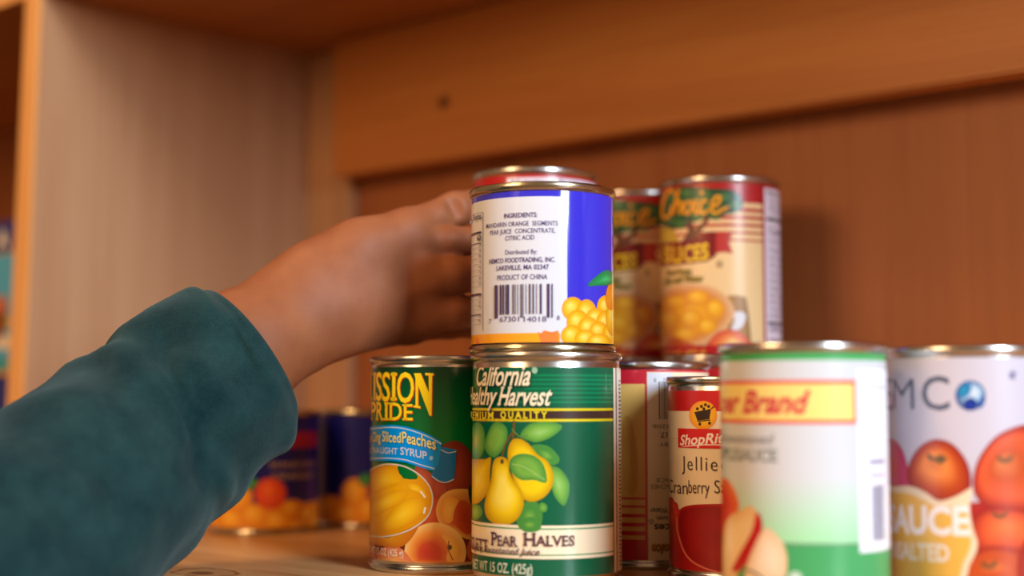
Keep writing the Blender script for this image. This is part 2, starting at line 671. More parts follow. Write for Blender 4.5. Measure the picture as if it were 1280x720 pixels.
def copy_can(src, px, d, z0, turn, text, group=None):
    """another can of the same kind at its own place, its parts copied with it"""
    Ht = src.Ht
    opt = d * math.cos(PITCH) + (z0 + Ht / 2 - H) * math.sin(PITCH)
    c = RV * ((px - 640) / F * opt) + FH * d
    cd = -c.normalized()
    r = src.root.copy()
    COL.objects.link(r)
    r.location = (c.x, c.y, z0)
    r.rotation_euler = (0, 0, math.atan2(cd.x, -cd.y) + math.radians(turn))
    r['label'] = text
    if group:
        r['group'] = group
    for ch in [o for o in SC.objects if o.parent == src.root]:
        k = ch.copy()
        COL.objects.link(k)
        k.parent = r
        for g in [o for o in SC.objects if o.parent == ch]:
            q = g.copy()
            COL.objects.link(q)
            q.parent = k
    return r


R15, H15 = 0.0381, 0.1130

# ---- pear can --------------------------------------------------------------
GRN, GRN2 = S(0, 94, 64), S(0, 126, 80)
CREAM = S(246, 232, 200)
p = Can(683, 0.716, 0, R15, H15, 'green can of pear halves standing under the blue mandarin can', base=GRN, ink=INKG, lab=(0.0066, 0.0075))
for k, y in enumerate((469, 474.6, 480, 485.7, 491, 497, 502.5)):
    p.rect(640 if k > 3 else 655, 766, y - 1.3, y + 1.5, GRN2, xm=710)
p.rect(560, 766, 510.5, 527, S(226, 206, 30), xm=683)
p.rect(560, 766, 513.6, 523.8, S(64, 44, 40), xm=683)
LEAF, LEAF2, LEAF3 = S(120, 178, 70), S(70, 140, 60), S(150, 200, 110)
PE0, PE1, PE2 = S(252, 232, 90), S(240, 208, 20), S(196, 150, 10)
p.kind = 'fruit_picture'
# leaves behind, stems, pears, leaf in front
p.blob([(606, 560), (612, 536), (622, 527), (634, 536), (632, 556), (618, 572)], [LEAF, LEAF, LEAF2])
p.blob([(588, 540), (596, 528), (605, 536), (606, 560), (598, 574), (588, 570)], [S(190, 190, 60), LEAF, LEAF2])
p.blob([(650, 545), (662, 530), (686, 527), (703, 533), (690, 546), (672, 553), (662, 551)], [LEAF3, LEAF, LEAF2])
p.blob([(664, 558), (684, 557), (699, 572), (694, 581), (676, 578)], [LEAF, LEAF2, LEAF2])
p.blob([(686, 584), (700, 586), (712, 606), (706, 632), (694, 622), (688, 604)], [LEAF3, LEAF, LEAF2])
p.blob([(650, 632), (668, 626), (678, 640), (674, 662), (658, 664), (646, 655)], [LEAF, LEAF2, LEAF2])
p.blob([(676, 628), (684, 632), (682, 640), (674, 638)], [LEAF, LEAF2])
p.blob([(586, 630), (600, 632), (604, 642), (596, 650), (586, 648)], [LEAF3, LEAF, LEAF2])
p.stroke([(643, 526), (642, 540), (641, 552)], 3.2, S(110, 84, 40))
p.stroke([(641, 540), (632, 556), (627, 574)], 2.4, S(110, 84, 40))
p.stroke([(640, 536), (650, 546), (660, 544)], 1.6, S(90, 140, 60))
p.blob([(588, 578), (596, 574), (607, 574), (614, 572), (613, 590), (612, 610), (604, 624), (594, 630), (586, 624)], [PE0, PE1, PE2], (597, 600))
p.blob([(636, 558), (642, 549), (652, 549), (662, 556), (672, 568), (684, 576), (691, 590), (691, 606), (682, 620), (668, 627), (654, 624), (646, 612), (640, 592), (635, 574)],
       [PE0, PE1, PE1, PE2], (660, 590))
p.blob([(640, 572), (652, 567), (668, 570), (680, 582), (683, 603), (668, 600), (652, 600), (641, 592), (637, 582)], [S(110, 170, 66), LEAF, LEAF2])
p.stroke([(640, 580), (656, 584), (681, 600)], 1.0, S(160, 200, 110))
p.blob([(616, 582), (620, 573), (629, 571), (636, 577), (637, 588), (642, 600), (652, 614), (655, 630), (649, 646), (638, 655), (622, 656), (610, 648), (606, 634), (609, 616), (614, 600)],
       [PE0, PE0, PE1, PE2], (630, 612))
p.ell(628, 577, 2.2, 3.2, [S(90, 70, 30), S(90, 70, 30)], n=10, rings=2)
p.kind = 'title_band'
p.rect(560, 766, 657, 699, CREAM, xm=683)
p.rect(560, 766, 660.5, 662.3, S(60, 140, 90), xm=683)
p.rect(560, 766, 693.2, 694.8, S(60, 140, 90), xm=683)
p.blob([(652, 650), (664, 646), (676, 652), (674, 663), (658, 665), (648, 658)], [LEAF, LEAF2, LEAF2])
p.kind = 'side_panel_print'
p.rect(766.5, 790, 452, 722, S(240, 226, 204), xm=768)
p.rect(769.3, 770.4, 458, 715, S(90, 60, 50), xm=770)
for y in range(475, 710, 5):
    p.rect(772.6, 774.6, y, y + 2.2, S(120, 96, 84), xm=772)
p.kind = 'label_print'
p.tk = 'brand_lettering'
p.text('California', 598, 664.5, 457, 481.5, CREAM, 0.018, 0.28, shadow=(0.0005, -0.0004, S(10, 60, 40)))
p.ell(668.6, 463, 3.6, 4.2, [S(150, 190, 160), S(150, 190, 160)], n=14, rings=1)
p.text('Healthy', 572, 622, 484, 505.5, CREAM, 0.018, 0.28, shadow=(0.0005, -0.0004, S(10, 60, 40)), a0=-84)
p.text('Harvest', 625, 689, 483.5, 506.5, CREAM, 0.018, 0.28, serif=True, shadow=(0.0005, -0.0004, S(10, 60, 40)))
p.tk = 'lettering'
p.text('QUALITY', 627, 684, 514.6, 522.8, S(236, 218, 40), 0.03, track=0.28, serif=True)
p.text('PREMIUM', 566, 619, 514.6, 522.8, S(236, 218, 40), 0.03, track=0.2, serif=True, a0=-85)
p.text('BARTLETT', 566, 611.5, 669, 682.5, S(84, 44, 66), 0.012, serif=True, a0=-96)
p.text('Pear', 615, 648.5, 666, 682.5, S(84, 44, 66), 0.012, serif=True, small=0.78)
p.text('Halves', 655, 717.5, 666, 682.5, S(84, 44, 66), 0.012, serif=True, small=0.78)
p.text('In Lightly Sweetened Juice', 575, 675, 683.6, 691.6, S(90, 56, 74), 0.012, 0.3, a0=-80)
p.text('NET WT 15 OZ. (425g)', 592, 666, 703.5, 715.5, S(206, 220, 196), 0.01, a0=-72)
p.bake()

# ---- mandarin can on top ----------------------------------------------------
BLU = S(56, 52, 206)
WHT = S(218, 222, 232)
INKC = S(96, 78, 130)
m = Can(678, 0.719, H15, 0.0372, 0.0825, 'blue and white mandarin orange can with a barcode, on top of the pear can', base=BLU, ink=INKM, tin=TIN2, lab=(0.0045, 0.0045))
zt_ = m.P(640, 246.5)[1]
zo_ = m.P(640, 416.5)[1]
m.band(-110, math.degrees(m.P(709, 330)[0]), 0.0, zt_, WHT)
m.band(-110, math.degrees(m.P(700, 330)[0]), 0.0, zo_, S(246, 168, 40))
m.blob([(594, 424), (597, 421), (600, 430), (596, 436)], [S(236, 110, 40), S(240, 150, 40)])
m.poly([(672, 414), (676, 417), (680, 413), (690, 415), (698, 413), (698, 428), (676, 428)], S(240, 130, 60))
m.kind = 'fruit_picture'
for (x, y, rx, ry) in ((716, 386, 14, 15), (733, 392, 13, 18), (757, 384, 11, 15), (745, 398, 13, 13), (722, 403, 14, 16), (757, 404, 12, 16), (735, 410, 13, 14), (748, 414, 12, 12),
                       (715, 420, 14, 14), (732, 424, 14, 12), (764, 418, 11, 16), (748, 428, 15, 11), (765, 398, 8, 22)):
    m.ell(x, y, rx, ry, [S(255, 226, 110), S(250, 188, 36), S(236, 150, 20)], (-0.25, -0.3), n=18, rings=4)
m.blob([(758, 362), (764, 352), (772, 350), (772, 376), (764, 388), (757, 380)], [S(250, 170, 40), S(236, 130, 30)])
m.blob([(734, 357), (744, 346), (756, 338), (764, 340), (769, 350), (762, 356), (748, 357)], [S(60, 190, 110), S(20, 150, 80), S(10, 120, 70)])
for s, x0, x1, yt, yb, b in (('INGREDIENTS:', 630.5, 671.7, 266, 271.6, .016), ('MANDARIN ORANGE  SEGMENTS', 608, 697, 276.5, 282.2, .002), ('PEAR JUICE  CONCENTRATE,', 613, 694, 285.6, 291.2, .002),
                             ('CITRIC ACID', 632, 668, 294.2, 299.8, .002), ('Distributed By:', 632, 671.5, 311.8, 317.5, .0), ('NEMCO FOODTRADING, INC.', 612, 694, 321.8, 327.6, .014),
                             ('LAKEVILLE, MA 02347', 621, 686, 331, 336.8, .014), ('PRODUCT OF CHINA', 622, 684, 343, 349.2, .002)):
    m.text(s, x0, x1, yt, yb, INKC, b)
m.text('67301', 625, 649, 395.5, 402, INKC)
m.text('14018', 655, 683, 395.5, 402, INKC)
m.text('7', 611.5, 614.5, 399, 404.5, INKC)
m.text('8', 696, 699.5, 394.5, 400, INKC)
m.kind = 'barcode'
bars = [(618.5, 622.6, 1), (625, 627, 0), (628.3, 630.4, 0), (632, 633, 0), (634, 636.8, 0), (641, 642.2, 0), (643.8, 644.8, 0), (647.2, 648, 0), (651, 652.2, 1), (653.5, 654.5, 1), (657.5, 658.3, 0),
        (661.5, 663.4, 0), (666, 667.6, 0), (670.5, 671.3, 0), (675, 677.2, 0), (683.8, 687, 1), (689.5, 690.8, 1)]
zb0, zb1, zb2 = m.P(655, 355)[1], m.P(655, 392.5)[1], m.P(655, 397)[1]
for x0, x1, lg in bars:
    m.band(math.degrees(m.P(x0, 375)[0]), math.degrees(m.P(x1, 375)[0]), zb2 if lg else zb1, zb0, S(78, 60, 100))
m.kind = 'nutrition_panel'
# nutrition panel round the left edge
aL = math.degrees(m.P(604.5, 330)[0])
m.band(aL - 0.8, aL, m.P(604, 413)[1], m.P(604, 265)[1], S(150, 140, 160))
m.band(-110, aL, m.P(604, 265.6)[1], m.P(604, 265)[1], S(150, 140, 160))
for y, t in ((289.5, 2.2), (303.5, 0.9), (366.5, 2.4), (392.5, 1.2)):
    m.band(-110, aL - 2.5, m.P(600, y + t)[1], m.P(600, y)[1], S(50, 36, 80))
for y in (309, 316, 323, 330, 337, 344, 351, 358, 374, 381, 387, 399, 405):
    m.band(-110, aL - 2.5, m.P(600, y + 0.5)[1], m.P(600, y)[1], S(150, 140, 160))
    m.text('%d%%' % ((y * 7) % 23 + 1), 599.3, 602.8, y - 5.2, y - 1.4, S(90, 76, 110))
m.text('Nutrition Facts', 585, 603, 269, 275.5, S(50, 36, 80), .02, a0=-100)
m.text('60', 598, 603, 294, 300.5, S(50, 36, 80), .03)
m.bake()

# ---- peach can ---------------------------------------------------------------
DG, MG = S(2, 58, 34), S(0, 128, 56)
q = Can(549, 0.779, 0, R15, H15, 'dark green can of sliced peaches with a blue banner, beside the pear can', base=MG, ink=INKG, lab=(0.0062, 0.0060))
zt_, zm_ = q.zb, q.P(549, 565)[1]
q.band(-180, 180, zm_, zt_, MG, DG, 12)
YEL, RED = S(255, 220, 24), S(206, 40, 30)
sh = (0.00055, -0.0004, RED)
q.tk = 'brand_lettering'
for ch, x0, x1, yt, yb in (('I', 466.6, 469.8, 466, 500), ('S', 470.2, 477.4, 466, 500), ('S', 477.8, 487.6, 466, 501), ('I', 488.6, 496, 466, 500.5), ('O', 496.4, 517.6, 466, 503)):
    q.text(ch, x0, x1, yt, yb, YEL, 0.012, serif=(ch == 'I'), shadow=sh)
# the last N of the word is larger and hangs below the line
zN = lambda x, y: (x, y)
for cc, dx, dy in ((RED, 1.0, 0.8), (YEL, 0, 0)):
    q.kind = 'brand_lettering'
    for poly in ([(517.5, 466.5), (526, 466.5), (540, 500), (539, 520), (537, 519.5), (521, 477)], [(519.5, 467), (522.8, 470), (522.8, 507), (519.5, 507)],
                 [(516.5, 506.5), (525.5, 507.5), (525.5, 510.5), (516.5, 509)], [(535.8, 468), (540.2, 468), (539.6, 520), (536.6, 512)], [(531.5, 466), (542, 466.5), (542, 469.5), (531.5, 469)]):
        q.poly([(x + dx, y + dy) for x, y in poly], cc)
    q.kind = 'label_print'
for ch, x0, x1, yt, yb in (('P', 464.6, 470.3, 502.5, 525), ('R', 470.6, 480.2, 502.5, 525), ('I', 480.6, 486, 503, 525), ('D', 486.4, 502.6, 503.5, 525), ('E', 503.2, 516, 505.5, 525)):
    q.text(ch, x0, x1, yt, yb, YEL, 0.012, serif=True, shadow=sh)
q.text('M', 464, 466.4, 466, 500, YEL, 0.012, serif=True, a0=-112)
q.tk = 'lettering'
q.kind = 'fruit_picture'
# fruit picture
PR0, PR1, PR2 = S(250, 200, 110), S(222, 110, 44), S(160, 44, 30)
q.rect(440, 640, 600, 712, S(120, 40, 24), xm=549)
q.blob([(543, 590), (548, 566), (556, 555), (570, 551), (584, 560), (593, 580), (594, 604), (584, 618), (562, 622), (545, 612)], [S(176, 74, 48), S(160, 62, 40), S(128, 44, 30)], (560, 590))
q.blob([(528, 596), (545, 592), (556, 606), (556, 622), (540, 624), (526, 616)], [S(190, 86, 60), S(168, 66, 46)])
q.blob([(526, 630), (545, 622), (552, 640), (546, 656), (528, 660), (520, 648)], [S(214, 100, 50), S(196, 72, 40)])
q.blob([(520, 582), (532, 586), (543, 600), (541, 622), (530, 612), (520, 600)], [S(190, 96, 64), S(170, 70, 46)])
q.blob([(545, 640), (550, 622), (562, 613), (576, 611), (590, 613), (606, 622), (610, 650), (600, 672), (584, 674), (566, 664), (552, 658)], [S(176, 46, 20), S(212, 96, 34), S(240, 180, 84)], (576, 650))
q.blob([(556, 622), (566, 622), (574, 628), (566, 650), (558, 654), (552, 644)], [S(250, 196, 80), S(240, 160, 60)])
q.blob([(574, 626), (586, 630), (592, 650), (586, 668), (572, 660), (566, 646)], [S(190, 60, 30), S(206, 84, 40)])
q.poly([(585, 610), (594, 606), (594, 628), (588, 630)], S(40, 60, 16), 3)
q.blob([(583, 690), (588, 672), (600, 664), (612, 676), (612, 702), (592, 704)], [PR1, S(200, 90, 50)])
q.blob([(506, 688), (512, 668), (526, 657), (544, 653), (562, 658), (576, 670), (582, 686), (580, 702), (570, 712), (516, 712), (507, 702)],
       [S(200, 58, 40), S(208, 76, 42), S(240, 150, 56), S(250, 206, 120)], (534, 692))
q.blob([(552, 668), (566, 672), (576, 686), (570, 702), (558, 700), (560, 684)], [S(252, 206, 90), S(244, 176, 76)])
q.stroke([(561, 676), (560, 686), (566, 700)], 1.4, S(170, 80, 40))
q.ell(562, 684, 3, 3.4, [S(70, 60, 20), S(130, 90, 30)], n=10, rings=2)
q.blob([(470, 704), (476, 688), (488, 681), (500, 684), (512, 696), (518, 712), (470, 712)], [S(250, 180, 90), S(220, 116, 80)], (492, 706))
q.blob([(458, 700), (460, 676), (466, 672), (472, 690), (472, 712), (460, 712)], [S(206, 100, 80), S(190, 80, 60)])
q.kind = 'bowl_picture'
# glass bowl of slices
q.blob([(456, 600), (466, 586), (486, 581), (508, 584), (526, 594), (538, 610), (541, 628), (534, 646), (520, 658), (500, 666), (478, 670), (460, 668)], [S(248, 186, 16), S(240, 172, 10), S(226, 150, 8)])
q.blob([(462, 668), (484, 672), (510, 664), (524, 656), (514, 674), (500, 684), (476, 682), (462, 676)], [S(232, 160, 30), S(200, 110, 20)])
q.blob([(498, 582), (510, 585), (521, 592), (521, 599), (505, 598), (500, 592)], [S(0, 120, 50), S(0, 110, 46)], smooth=2)
for pts in ([(464, 600), (472, 588), (488, 584), (500, 592), (506, 602), (496, 606), (480, 612), (468, 616)], [(480, 654), (492, 636), (508, 624), (526, 622), (532, 634), (520, 648), (500, 660), (484, 662)],
            [(466, 630), (480, 618), (500, 612), (512, 616), (500, 630), (480, 640), (468, 644)], [(510, 604), (524, 606), (534, 620), (524, 616), (512, 612)]):
    q.blob(pts, [S(255, 212, 50), S(250, 194, 24), S(234, 164, 12)])
q.stroke([(460, 592), (470, 584), (486, 580), (506, 583), (524, 593), (537, 608), (541, 626), (535, 645), (520, 658), (500, 667), (478, 671), (460, 669)], 1.7, S(226, 214, 196), smooth=4)
q.stroke([(526, 614), (532, 622)], 2.2, S(250, 240, 220), smooth=0)
q.stroke([(532, 634), (530, 642)], 2.2, S(250, 246, 240), smooth=0)
q.kind = 'banner'
# blue banner
BAN = S(0, 150, 236)
q.poly([(541, 556), (570, 562), (569, 582), (567, 600), (556, 604), (546, 601), (539, 596), (543, 584)], S(20, 120, 196))
q.stroke([(551, 562), (560, 566), (570, 564)], 1.0, WHT, smooth=3)
q.stroke([(540, 595), (548, 601), (557, 603), (567, 599)], 1.2, WHT, smooth=3)
top = [(458, 534), (478, 531.5), (494, 531), (508, 533), (524, 538), (540, 545), (552, 552)]
bot = [(550, 566), (548, 580), (543, 589), (526, 584), (508, 578), (490, 576), (474, 576), (458, 577)]
q.poly(top + bot, BAN)
q.stroke([(x, y + 3.2) for x, y in top], 1.1, WHT, smooth=3)
q.stroke([(x, y - 3.2) for x, y in bot[2:]], 1.1, WHT, smooth=3)
PY = S(250, 232, 120)
psh = (0.0004, -0.0004, S(16, 90, 140))
q.text('Yellow Cling', 458, 477, 540, 552, PY, 0.008, arc=[(466, 552.5), (474, 552)], shadow=psh, a0=-92)
q.text('Sliced', 479.4, 502, 540, 552.5, PY, 0.008, arc=[(480, 551.6), (502, 553.5)], shadow=psh)
q.text('Peaches', 503.6, 545, 542.5, 556.5, PY, 0.010, arc=[(504, 553.5), (525, 557), (545, 562.5)], shadow=psh)
q.text('EXTRA', 458, 476, 559, 566, WHT, 0.008, arc=[(466, 566.5), (474, 566.3)], a0=-84)
q.text('LIGHT', 477.2, 498, 559.6, 567.2, WHT, 0.008, arc=[(478, 566.5), (498, 568)])
q.text('SYRUP', 501.5, 534, 561.8, 571, WHT, 0.010, arc=[(502, 568.2), (518, 570.6), (534, 574.4)])
q.ell(539.2, 572.6, 2.4, 2.8, [S(150, 200, 230), S(150, 200, 230)], n=12, rings=1)
q.text('NET WT 15 OZ (425 g)', 464, 505, 687, 695.5, S(250, 226, 196), 0.02, arc=[(468, 691.5), (504, 695.5)], a0=-84)
q.bake()

# ---- the red "choice" cans ---------------------------------------------------
BEI = S(236, 204, 150)
CR = S(178, 22, 26)
e = Can(900, 0.895, H15, R15, H15, 'upper peach slices can showing its nutrition panel edge, against the plywood back', 'red peach slice cans', base=BEI, lab=(0.0044, 0.0044))
e.kind = 'top_stripe_print'
zr = e.P(935, 254)[1]
e.band(-180, 180, zr, e.zb, CR)
for y in (262.5, 272, 281.5, 291, 300.5):
    t = {262.5: 4.4, 272: 4.0, 281.5: 3.4, 291: 2.6, 300.5: 2.0}[y]
    e.band(-180, 180, e.P(935, y + t / 2 + 0.4)[1], e.P(935, y - t / 2)[1], CR)
e.kind = 'tree_emblem'
TG = [S(70, 112, 60), S(44, 92, 54), S(26, 70, 46)]
e.blob([(814, 262), (826, 244), (842, 236), (860, 233), (880, 235), (900, 236), (916, 238), (926, 246), (928, 258), (920, 266), (906, 268), (896, 275), (882, 272), (868, 278), (856, 276), (846, 286), (832, 284), (820, 276)], TG)
for x, y in ((838, 246), (858, 241), (880, 243), (905, 246), (918, 256), (836, 274), (850, 280), (894, 268), (872, 270)):
    e.ell(x, y, 9, 6, [S(84, 126, 66), S(50, 98, 56)], n=12, rings=2)
e.blob([(852, 304), (860, 290), (858, 278), (864, 276), (867, 286), (874, 284), (882, 273), (887, 274), (878, 288), (872, 296), (872, 304)], [S(116, 70, 40), S(100, 56, 34)], smooth=3)
e.blob([(820, 300), (826, 286), (840, 286), (846, 296), (846, 304), (820, 304)], [S(206, 180, 60), S(190, 160, 50)])
e.kind = 'banner'
e.poly([(893, 289), (904, 291), (916, 290), (911, 303), (916, 317), (904, 315), (893, 317)], S(186, 56, 52))
e.poly([(808, 303), (830, 304), (850, 302), (866, 300), (880, 290), (895, 289), (895, 320), (884, 327), (866, 329), (840, 332), (808, 333)], S(124, 22, 28))
OR = S(240, 164, 36)
for cc, dx, dy in ((S(60, 40, 20), 0.8, 1.2), (OR, 0, 0)):
    e.kind = 'brand_lettering'
    for pts in ([(842, 243), (840, 237.5), (834, 241), (829, 256), (828.5, 268), (832, 273), (838, 268), (841, 257)], [(848.5, 236.5), (845, 252), (841, 269), (845, 258), (849, 252), (852, 255), (850, 268)],
                [(862, 252), (857, 254), (855.5, 262), (858, 267.5), (862.5, 265), (865, 257), (862, 252), (868, 253)], [(872, 249), (869, 260), (870, 267), (874, 264)],
                [(884, 253), (880, 250), (876, 256), (876, 264), (880, 267), (886, 262)], [(888, 260), (896, 256), (900, 250), (899, 245.5), (894, 247), (889.5, 256), (890, 264), (895, 266.5), (903, 262), (911, 259)]):
        e.stroke([(x + dx, y + dy) for x, y in pts], 3.5, cc, smooth=4)
    e.ell(877.5 + dx, 241 + dy, 2.6, 2.6, [cc, cc], n=10, rings=1)
    e.kind = 'label_print'
e.text('PEACH', 816, 829.5, 308, 327, S(236, 190, 40), 0.02, serif=True, arc=[(822, 328), (829, 327.6)], a0=-120)
for w_, x0_, x1_ in (('S', 831.5, 839), ('LI', 840.5, 853), ('CES', 855, 886)):
    e.text(w_, x0_, x1_, 307, 326.5, S(246, 206, 40), 0.022, serif=True, arc=[(831, 327.6), (858, 327), (886, 323.5)])
OL = S(156, 132, 20)
e.text('Sliced from', 820, 864, 336, 343.5, OL, 0.02, 0.0, serif=True, shadow=(0.0004, -0.0003, S(70, 66, 20)), a0=-62)
e.text('Juice and Water', 812, 879, 345, 353.5, OL, 0.02, 0.0, serif=True, shadow=(0.0004, -0.0003, S(70, 66, 20)), a0=-66)
e.ell(899.5, 330, 4, 4.4, [S(206, 176, 126), S(160, 130, 90)], n=14, rings=3)
e.kind = 'fruit_picture'
# bowl, fork, peach
e.poly([(910, 370), (920, 369), (932, 372), (936, 400), (938, 432), (910, 432)], S(166, 116, 40))
e.stroke([(931, 372), (935, 400), (938, 432)], 1.6, S(90, 66, 40))
e.poly([(917, 391), (928, 390), (932, 397), (926, 410), (914, 413), (918, 400)], S(220, 220, 226), 3)
e.blob([(814, 392), (822, 372), (842, 359), (864, 355), (888, 358), (908, 370), (918, 388), (914, 402), (900, 416), (884, 428), (862, 434), (838, 432), (820, 420)],
       [S(246, 190, 60), S(240, 176, 40), S(232, 158, 36), S(216, 140, 60), S(226, 180, 130)], (862, 396), rings=8)
for x, y, rx, ry in ((846, 378, 16, 9), (872, 372, 15, 10), (894, 386, 12, 12), (838, 400, 14, 12), (864, 398, 15, 12), (884, 408, 12, 10), (856, 418, 16, 9)):
    e.ell(x, y, rx, ry, [S(252, 206, 70), S(242, 178, 44), S(226, 146, 34)], (-.2, -.3), n=16, rings=4)
e.blob([(836, 424), (848, 422), (862, 428), (872, 434), (836, 436)], [S(190, 80, 30), S(206, 110, 50)])
e.blob([(886, 436), (892, 420), (906, 412), (922, 414), (934, 424), (938, 436)], [S(250, 216, 130), S(236, 130, 70), S(206, 70, 50)], (916, 428))
e.kind = 'bottom_band_print'
e.band(-180, 180, e.za, e.P(860, 432)[1], CR)
e.text('NET WT 15 OZ. (425 g)', 800, 882, 438, 446.5, S(226, 176, 60), 0.012, arc=[(832, 447.5), (858, 446.5), (882, 444)], a0=-92)
e.kind = 'nutrition_panel'
# nutrition panel
ap = math.degrees(e.P(955.5, 330)[0])
e.band(ap - 2.2, ap, e.za, e.zb, CR)
e.band(ap, 152, 0.010, e.P(962, 236)[1], S(226, 214, 228))
e.text('Nutrition Facts', 958, 1010, 243, 249, S(60, 50, 60), .02)
for y, t in ((273, 4.0), (402, 3.4), (424, 1.6)):
    e.band(ap + 3, 150, e.P(966, y + t)[1], e.P(966, y)[1], S(40, 40, 44))
e.text('Calories 60', 960, 1008, 288, 297, S(90, 80, 100), .01)
for k, y in enumerate((255, 262, 268, 304, 315, 325, 334, 344, 353, 362, 371, 379, 388, 396, 409, 414)):
    e.text(('Serving size', 'Amount', 'Total Fat 0g', 'Sodium 5mg', 'Sugars 13g')[k % 5], 960, 985, y - 3, y + 1.5, S(120, 110, 130), 0.004)
e.bake()
GC = 'red peach slice cans'
copy_can(e, 797, 0.956, H15, 10, 'upper red and beige peach slices can half hidden behind the blue mandarin can', GC)
copy_can(e, 668, 0.862, H15, -72, 'red can with a white panel held in the hand behind the mandarin can', GC)
for px, d, tn, tx in ((900, 0.895, -40, 'lower peach slices can carrying the one with the nutrition panel'), (797, 0.956, 25, 'lower peach slices can carrying the half hidden one'),
                      (668, 0.862, 60, 'lower red can directly behind the pear can, under the held can')):
    copy_can(e, px, d, 0, tn, tx, GC)

# ---- upside-down red can between pear and cranberry ---------------------------
g = Can(803, 0.800, 0, R15, 0.1105, 'red can standing upside down between the pear and cranberry cans', GC, base=S(206, 32, 50), lab=(0.0050, 0.0046))
GOLD = S(228, 176, 92)
PAP = S(248, 226, 190)
g.rect(700, 806.5, 480, 622, S(222, 162, 76), S(232, 188, 104), 4, xm=800)
for y0, y1 in ((624.5, 632), (634.8, 642.5), (647, 653.5), (658.6, 664), (669.5, 674.5)):
    g.rect(700, 806.5, y0, y1, GOLD, xm=800)
g.poly([(778, 530), (786, 520), (794, 545), (798, 580), (796, 612), (784, 616), (778, 590)], S(212, 154, 72), 3)
g.rect(809.5, 900, 465, 702, PAP, xm=820)
g.poly([(809.5, 466), (840, 466), (840, 482), (826, 484), (816, 489), (809.5, 494)], S(226, 222, 230))
g.kind = 'barcode'
for x0, x1 in ((823.4, 825), (827, 828), (829.6, 831), (832, 833), (834.5, 837), (839, 840), (842, 845)):
    g.rect(x0, x1, 477, 524, S(70, 60, 60), xm=828)
g.kind = 'label_print'
g.text('8', 817.4, 820, 473, 477.5, S(80, 70, 70), flip=True)
g.text('52', 829, 834, 473, 478, S(80, 70, 70), flip=True)
g.text('38520593206', 815.6, 870, 530.5, 535.5, S(80, 70, 64), flip=True)
g.text('17.', 824, 834, 540, 547, S(60, 50, 50), .02, flip=True)
g.text('DISTRIBUTED BY', 824, 880, 553, 557.6, S(80, 70, 64), flip=True)
g.text('PACKED IN JUICE', 820, 880, 597, 602, S(80, 70, 64), flip=True)
g.text('PEACHES', 813.5, 846, 605.5, 611, S(80, 70, 64), flip=True)
g.text('and Water', 812, 848, 635, 641.5, S(60, 50, 50), .012, flip=True)
g.text('from', 821, 842, 645, 651, S(60, 50, 50), .012, flip=True)
g.text('Slices', 817.5, 850, 655, 664, S(50, 44, 44), .02, flip=True)
g.ell(814, 652, 3, 3.4, [PAP, S(120, 100, 80)], n=12, rings=2)
g.text('Choice', 814, 850, 680, 692, S(200, 140, 30), .035, .2, flip=True, shadow=(0.0004, -0.0003, S(70, 50, 20)))
g.bake()

# ---- cranberry can --------------------------------------------------------------
c = Can(917, 0.737, 0, 0.0343, 0.1017, 'small cream and red jellied cranberry sauce can behind the applesauce can', base=S(240, 222, 188), lab=(0.0055, 0.0072))
CRED = S(196, 26, 30)
c.rect(800, 1000, 480, 514, CRED, xm=870)
c.rect(829, 1000, 549, 549.6, S(200, 180, 150), xm=870)
c.kind = 'jelly_picture'
c.blob([(846, 660), (848, 640), (860, 632), (890, 630), (940, 630), (1000, 640), (1000, 730), (840, 730), (846, 690)], [S(160, 22, 26), S(172, 26, 30)])
c.rect(800, 848, 640, 740, S(172, 28, 30), xm=840)
for x, y in ((838, 628), (843, 634), (836, 640), (846, 642), (840, 648), (834, 632)):
    c.ell(x, y, 5, 7, [S(226, 60, 50), S(190, 24, 28)], (-.2, -.3), n=12, rings=3)
c.blob([(849, 650), (854, 638), (876, 634), (910, 634), (960, 640), (970, 690), (940, 712), (900, 716), (870, 706), (854, 684)], [S(150, 18, 22), S(160, 22, 26), S(146, 16, 20)])
c.stroke([(846, 646), (848, 668), (858, 694), (876, 708), (904, 716), (940, 714)], 2.2, S(220, 110, 90), smooth=4)
c.kind = 'cart_emblem'
c.ell(879, 519, 17.5, 18, [S(250, 196, 40), S(246, 186, 30), S(240, 150, 30)], n=24)
c.poly([(868, 515), (889, 511), (887, 524), (872, 526)], S(56, 34, 20))
c.stroke([(889, 511), (893, 508)], 1.6, S(56, 34, 20), smooth=0)
c.stroke([(872, 527), (888, 525)], 1.4, S(56, 34, 20), smooth=0)
c.ell(875, 530, 1.9, 2.1, [S(56, 34, 20)] * 2, n=10, rings=1)
c.ell(887, 529, 1.9, 2.1, [S(56, 34, 20)] * 2, n=10, rings=1)
for x, y in ((872, 511), (877, 508), (882, 506), (886, 508), (880, 511)):
    c.ell(x, y, 1.9, 2.1, [S(60, 40, 24)] * 2, n=8, rings=1)
c.rect(848, 916, 536, 560.5, S(214, 34, 34), xm=880)
c.tk = 'brand_lettering'
c.text('ShopRite', 851, 914, 542, 554.5, S(250, 240, 230), .02, .25, arc=[(851, 556.5), (914, 553)])
c.stroke([(853, 558.5), (880, 556), (912, 556.5)], 1.4, S(250, 240, 230), smooth=3, taper=True)
c.tk = 'lettering'
c.text('Jellied', 853, 910, 571, 588.5, S(70, 56, 54), -.006, track=0.10)
for w_, x0_, x1_ in (('Cran', 837.5, 860), ('berry', 861, 887), ('Sauce', 893, 936)):
    c.text(w_, x0_, x1_, 600.5, 617, S(70, 56, 54), -.004)
c.bake()

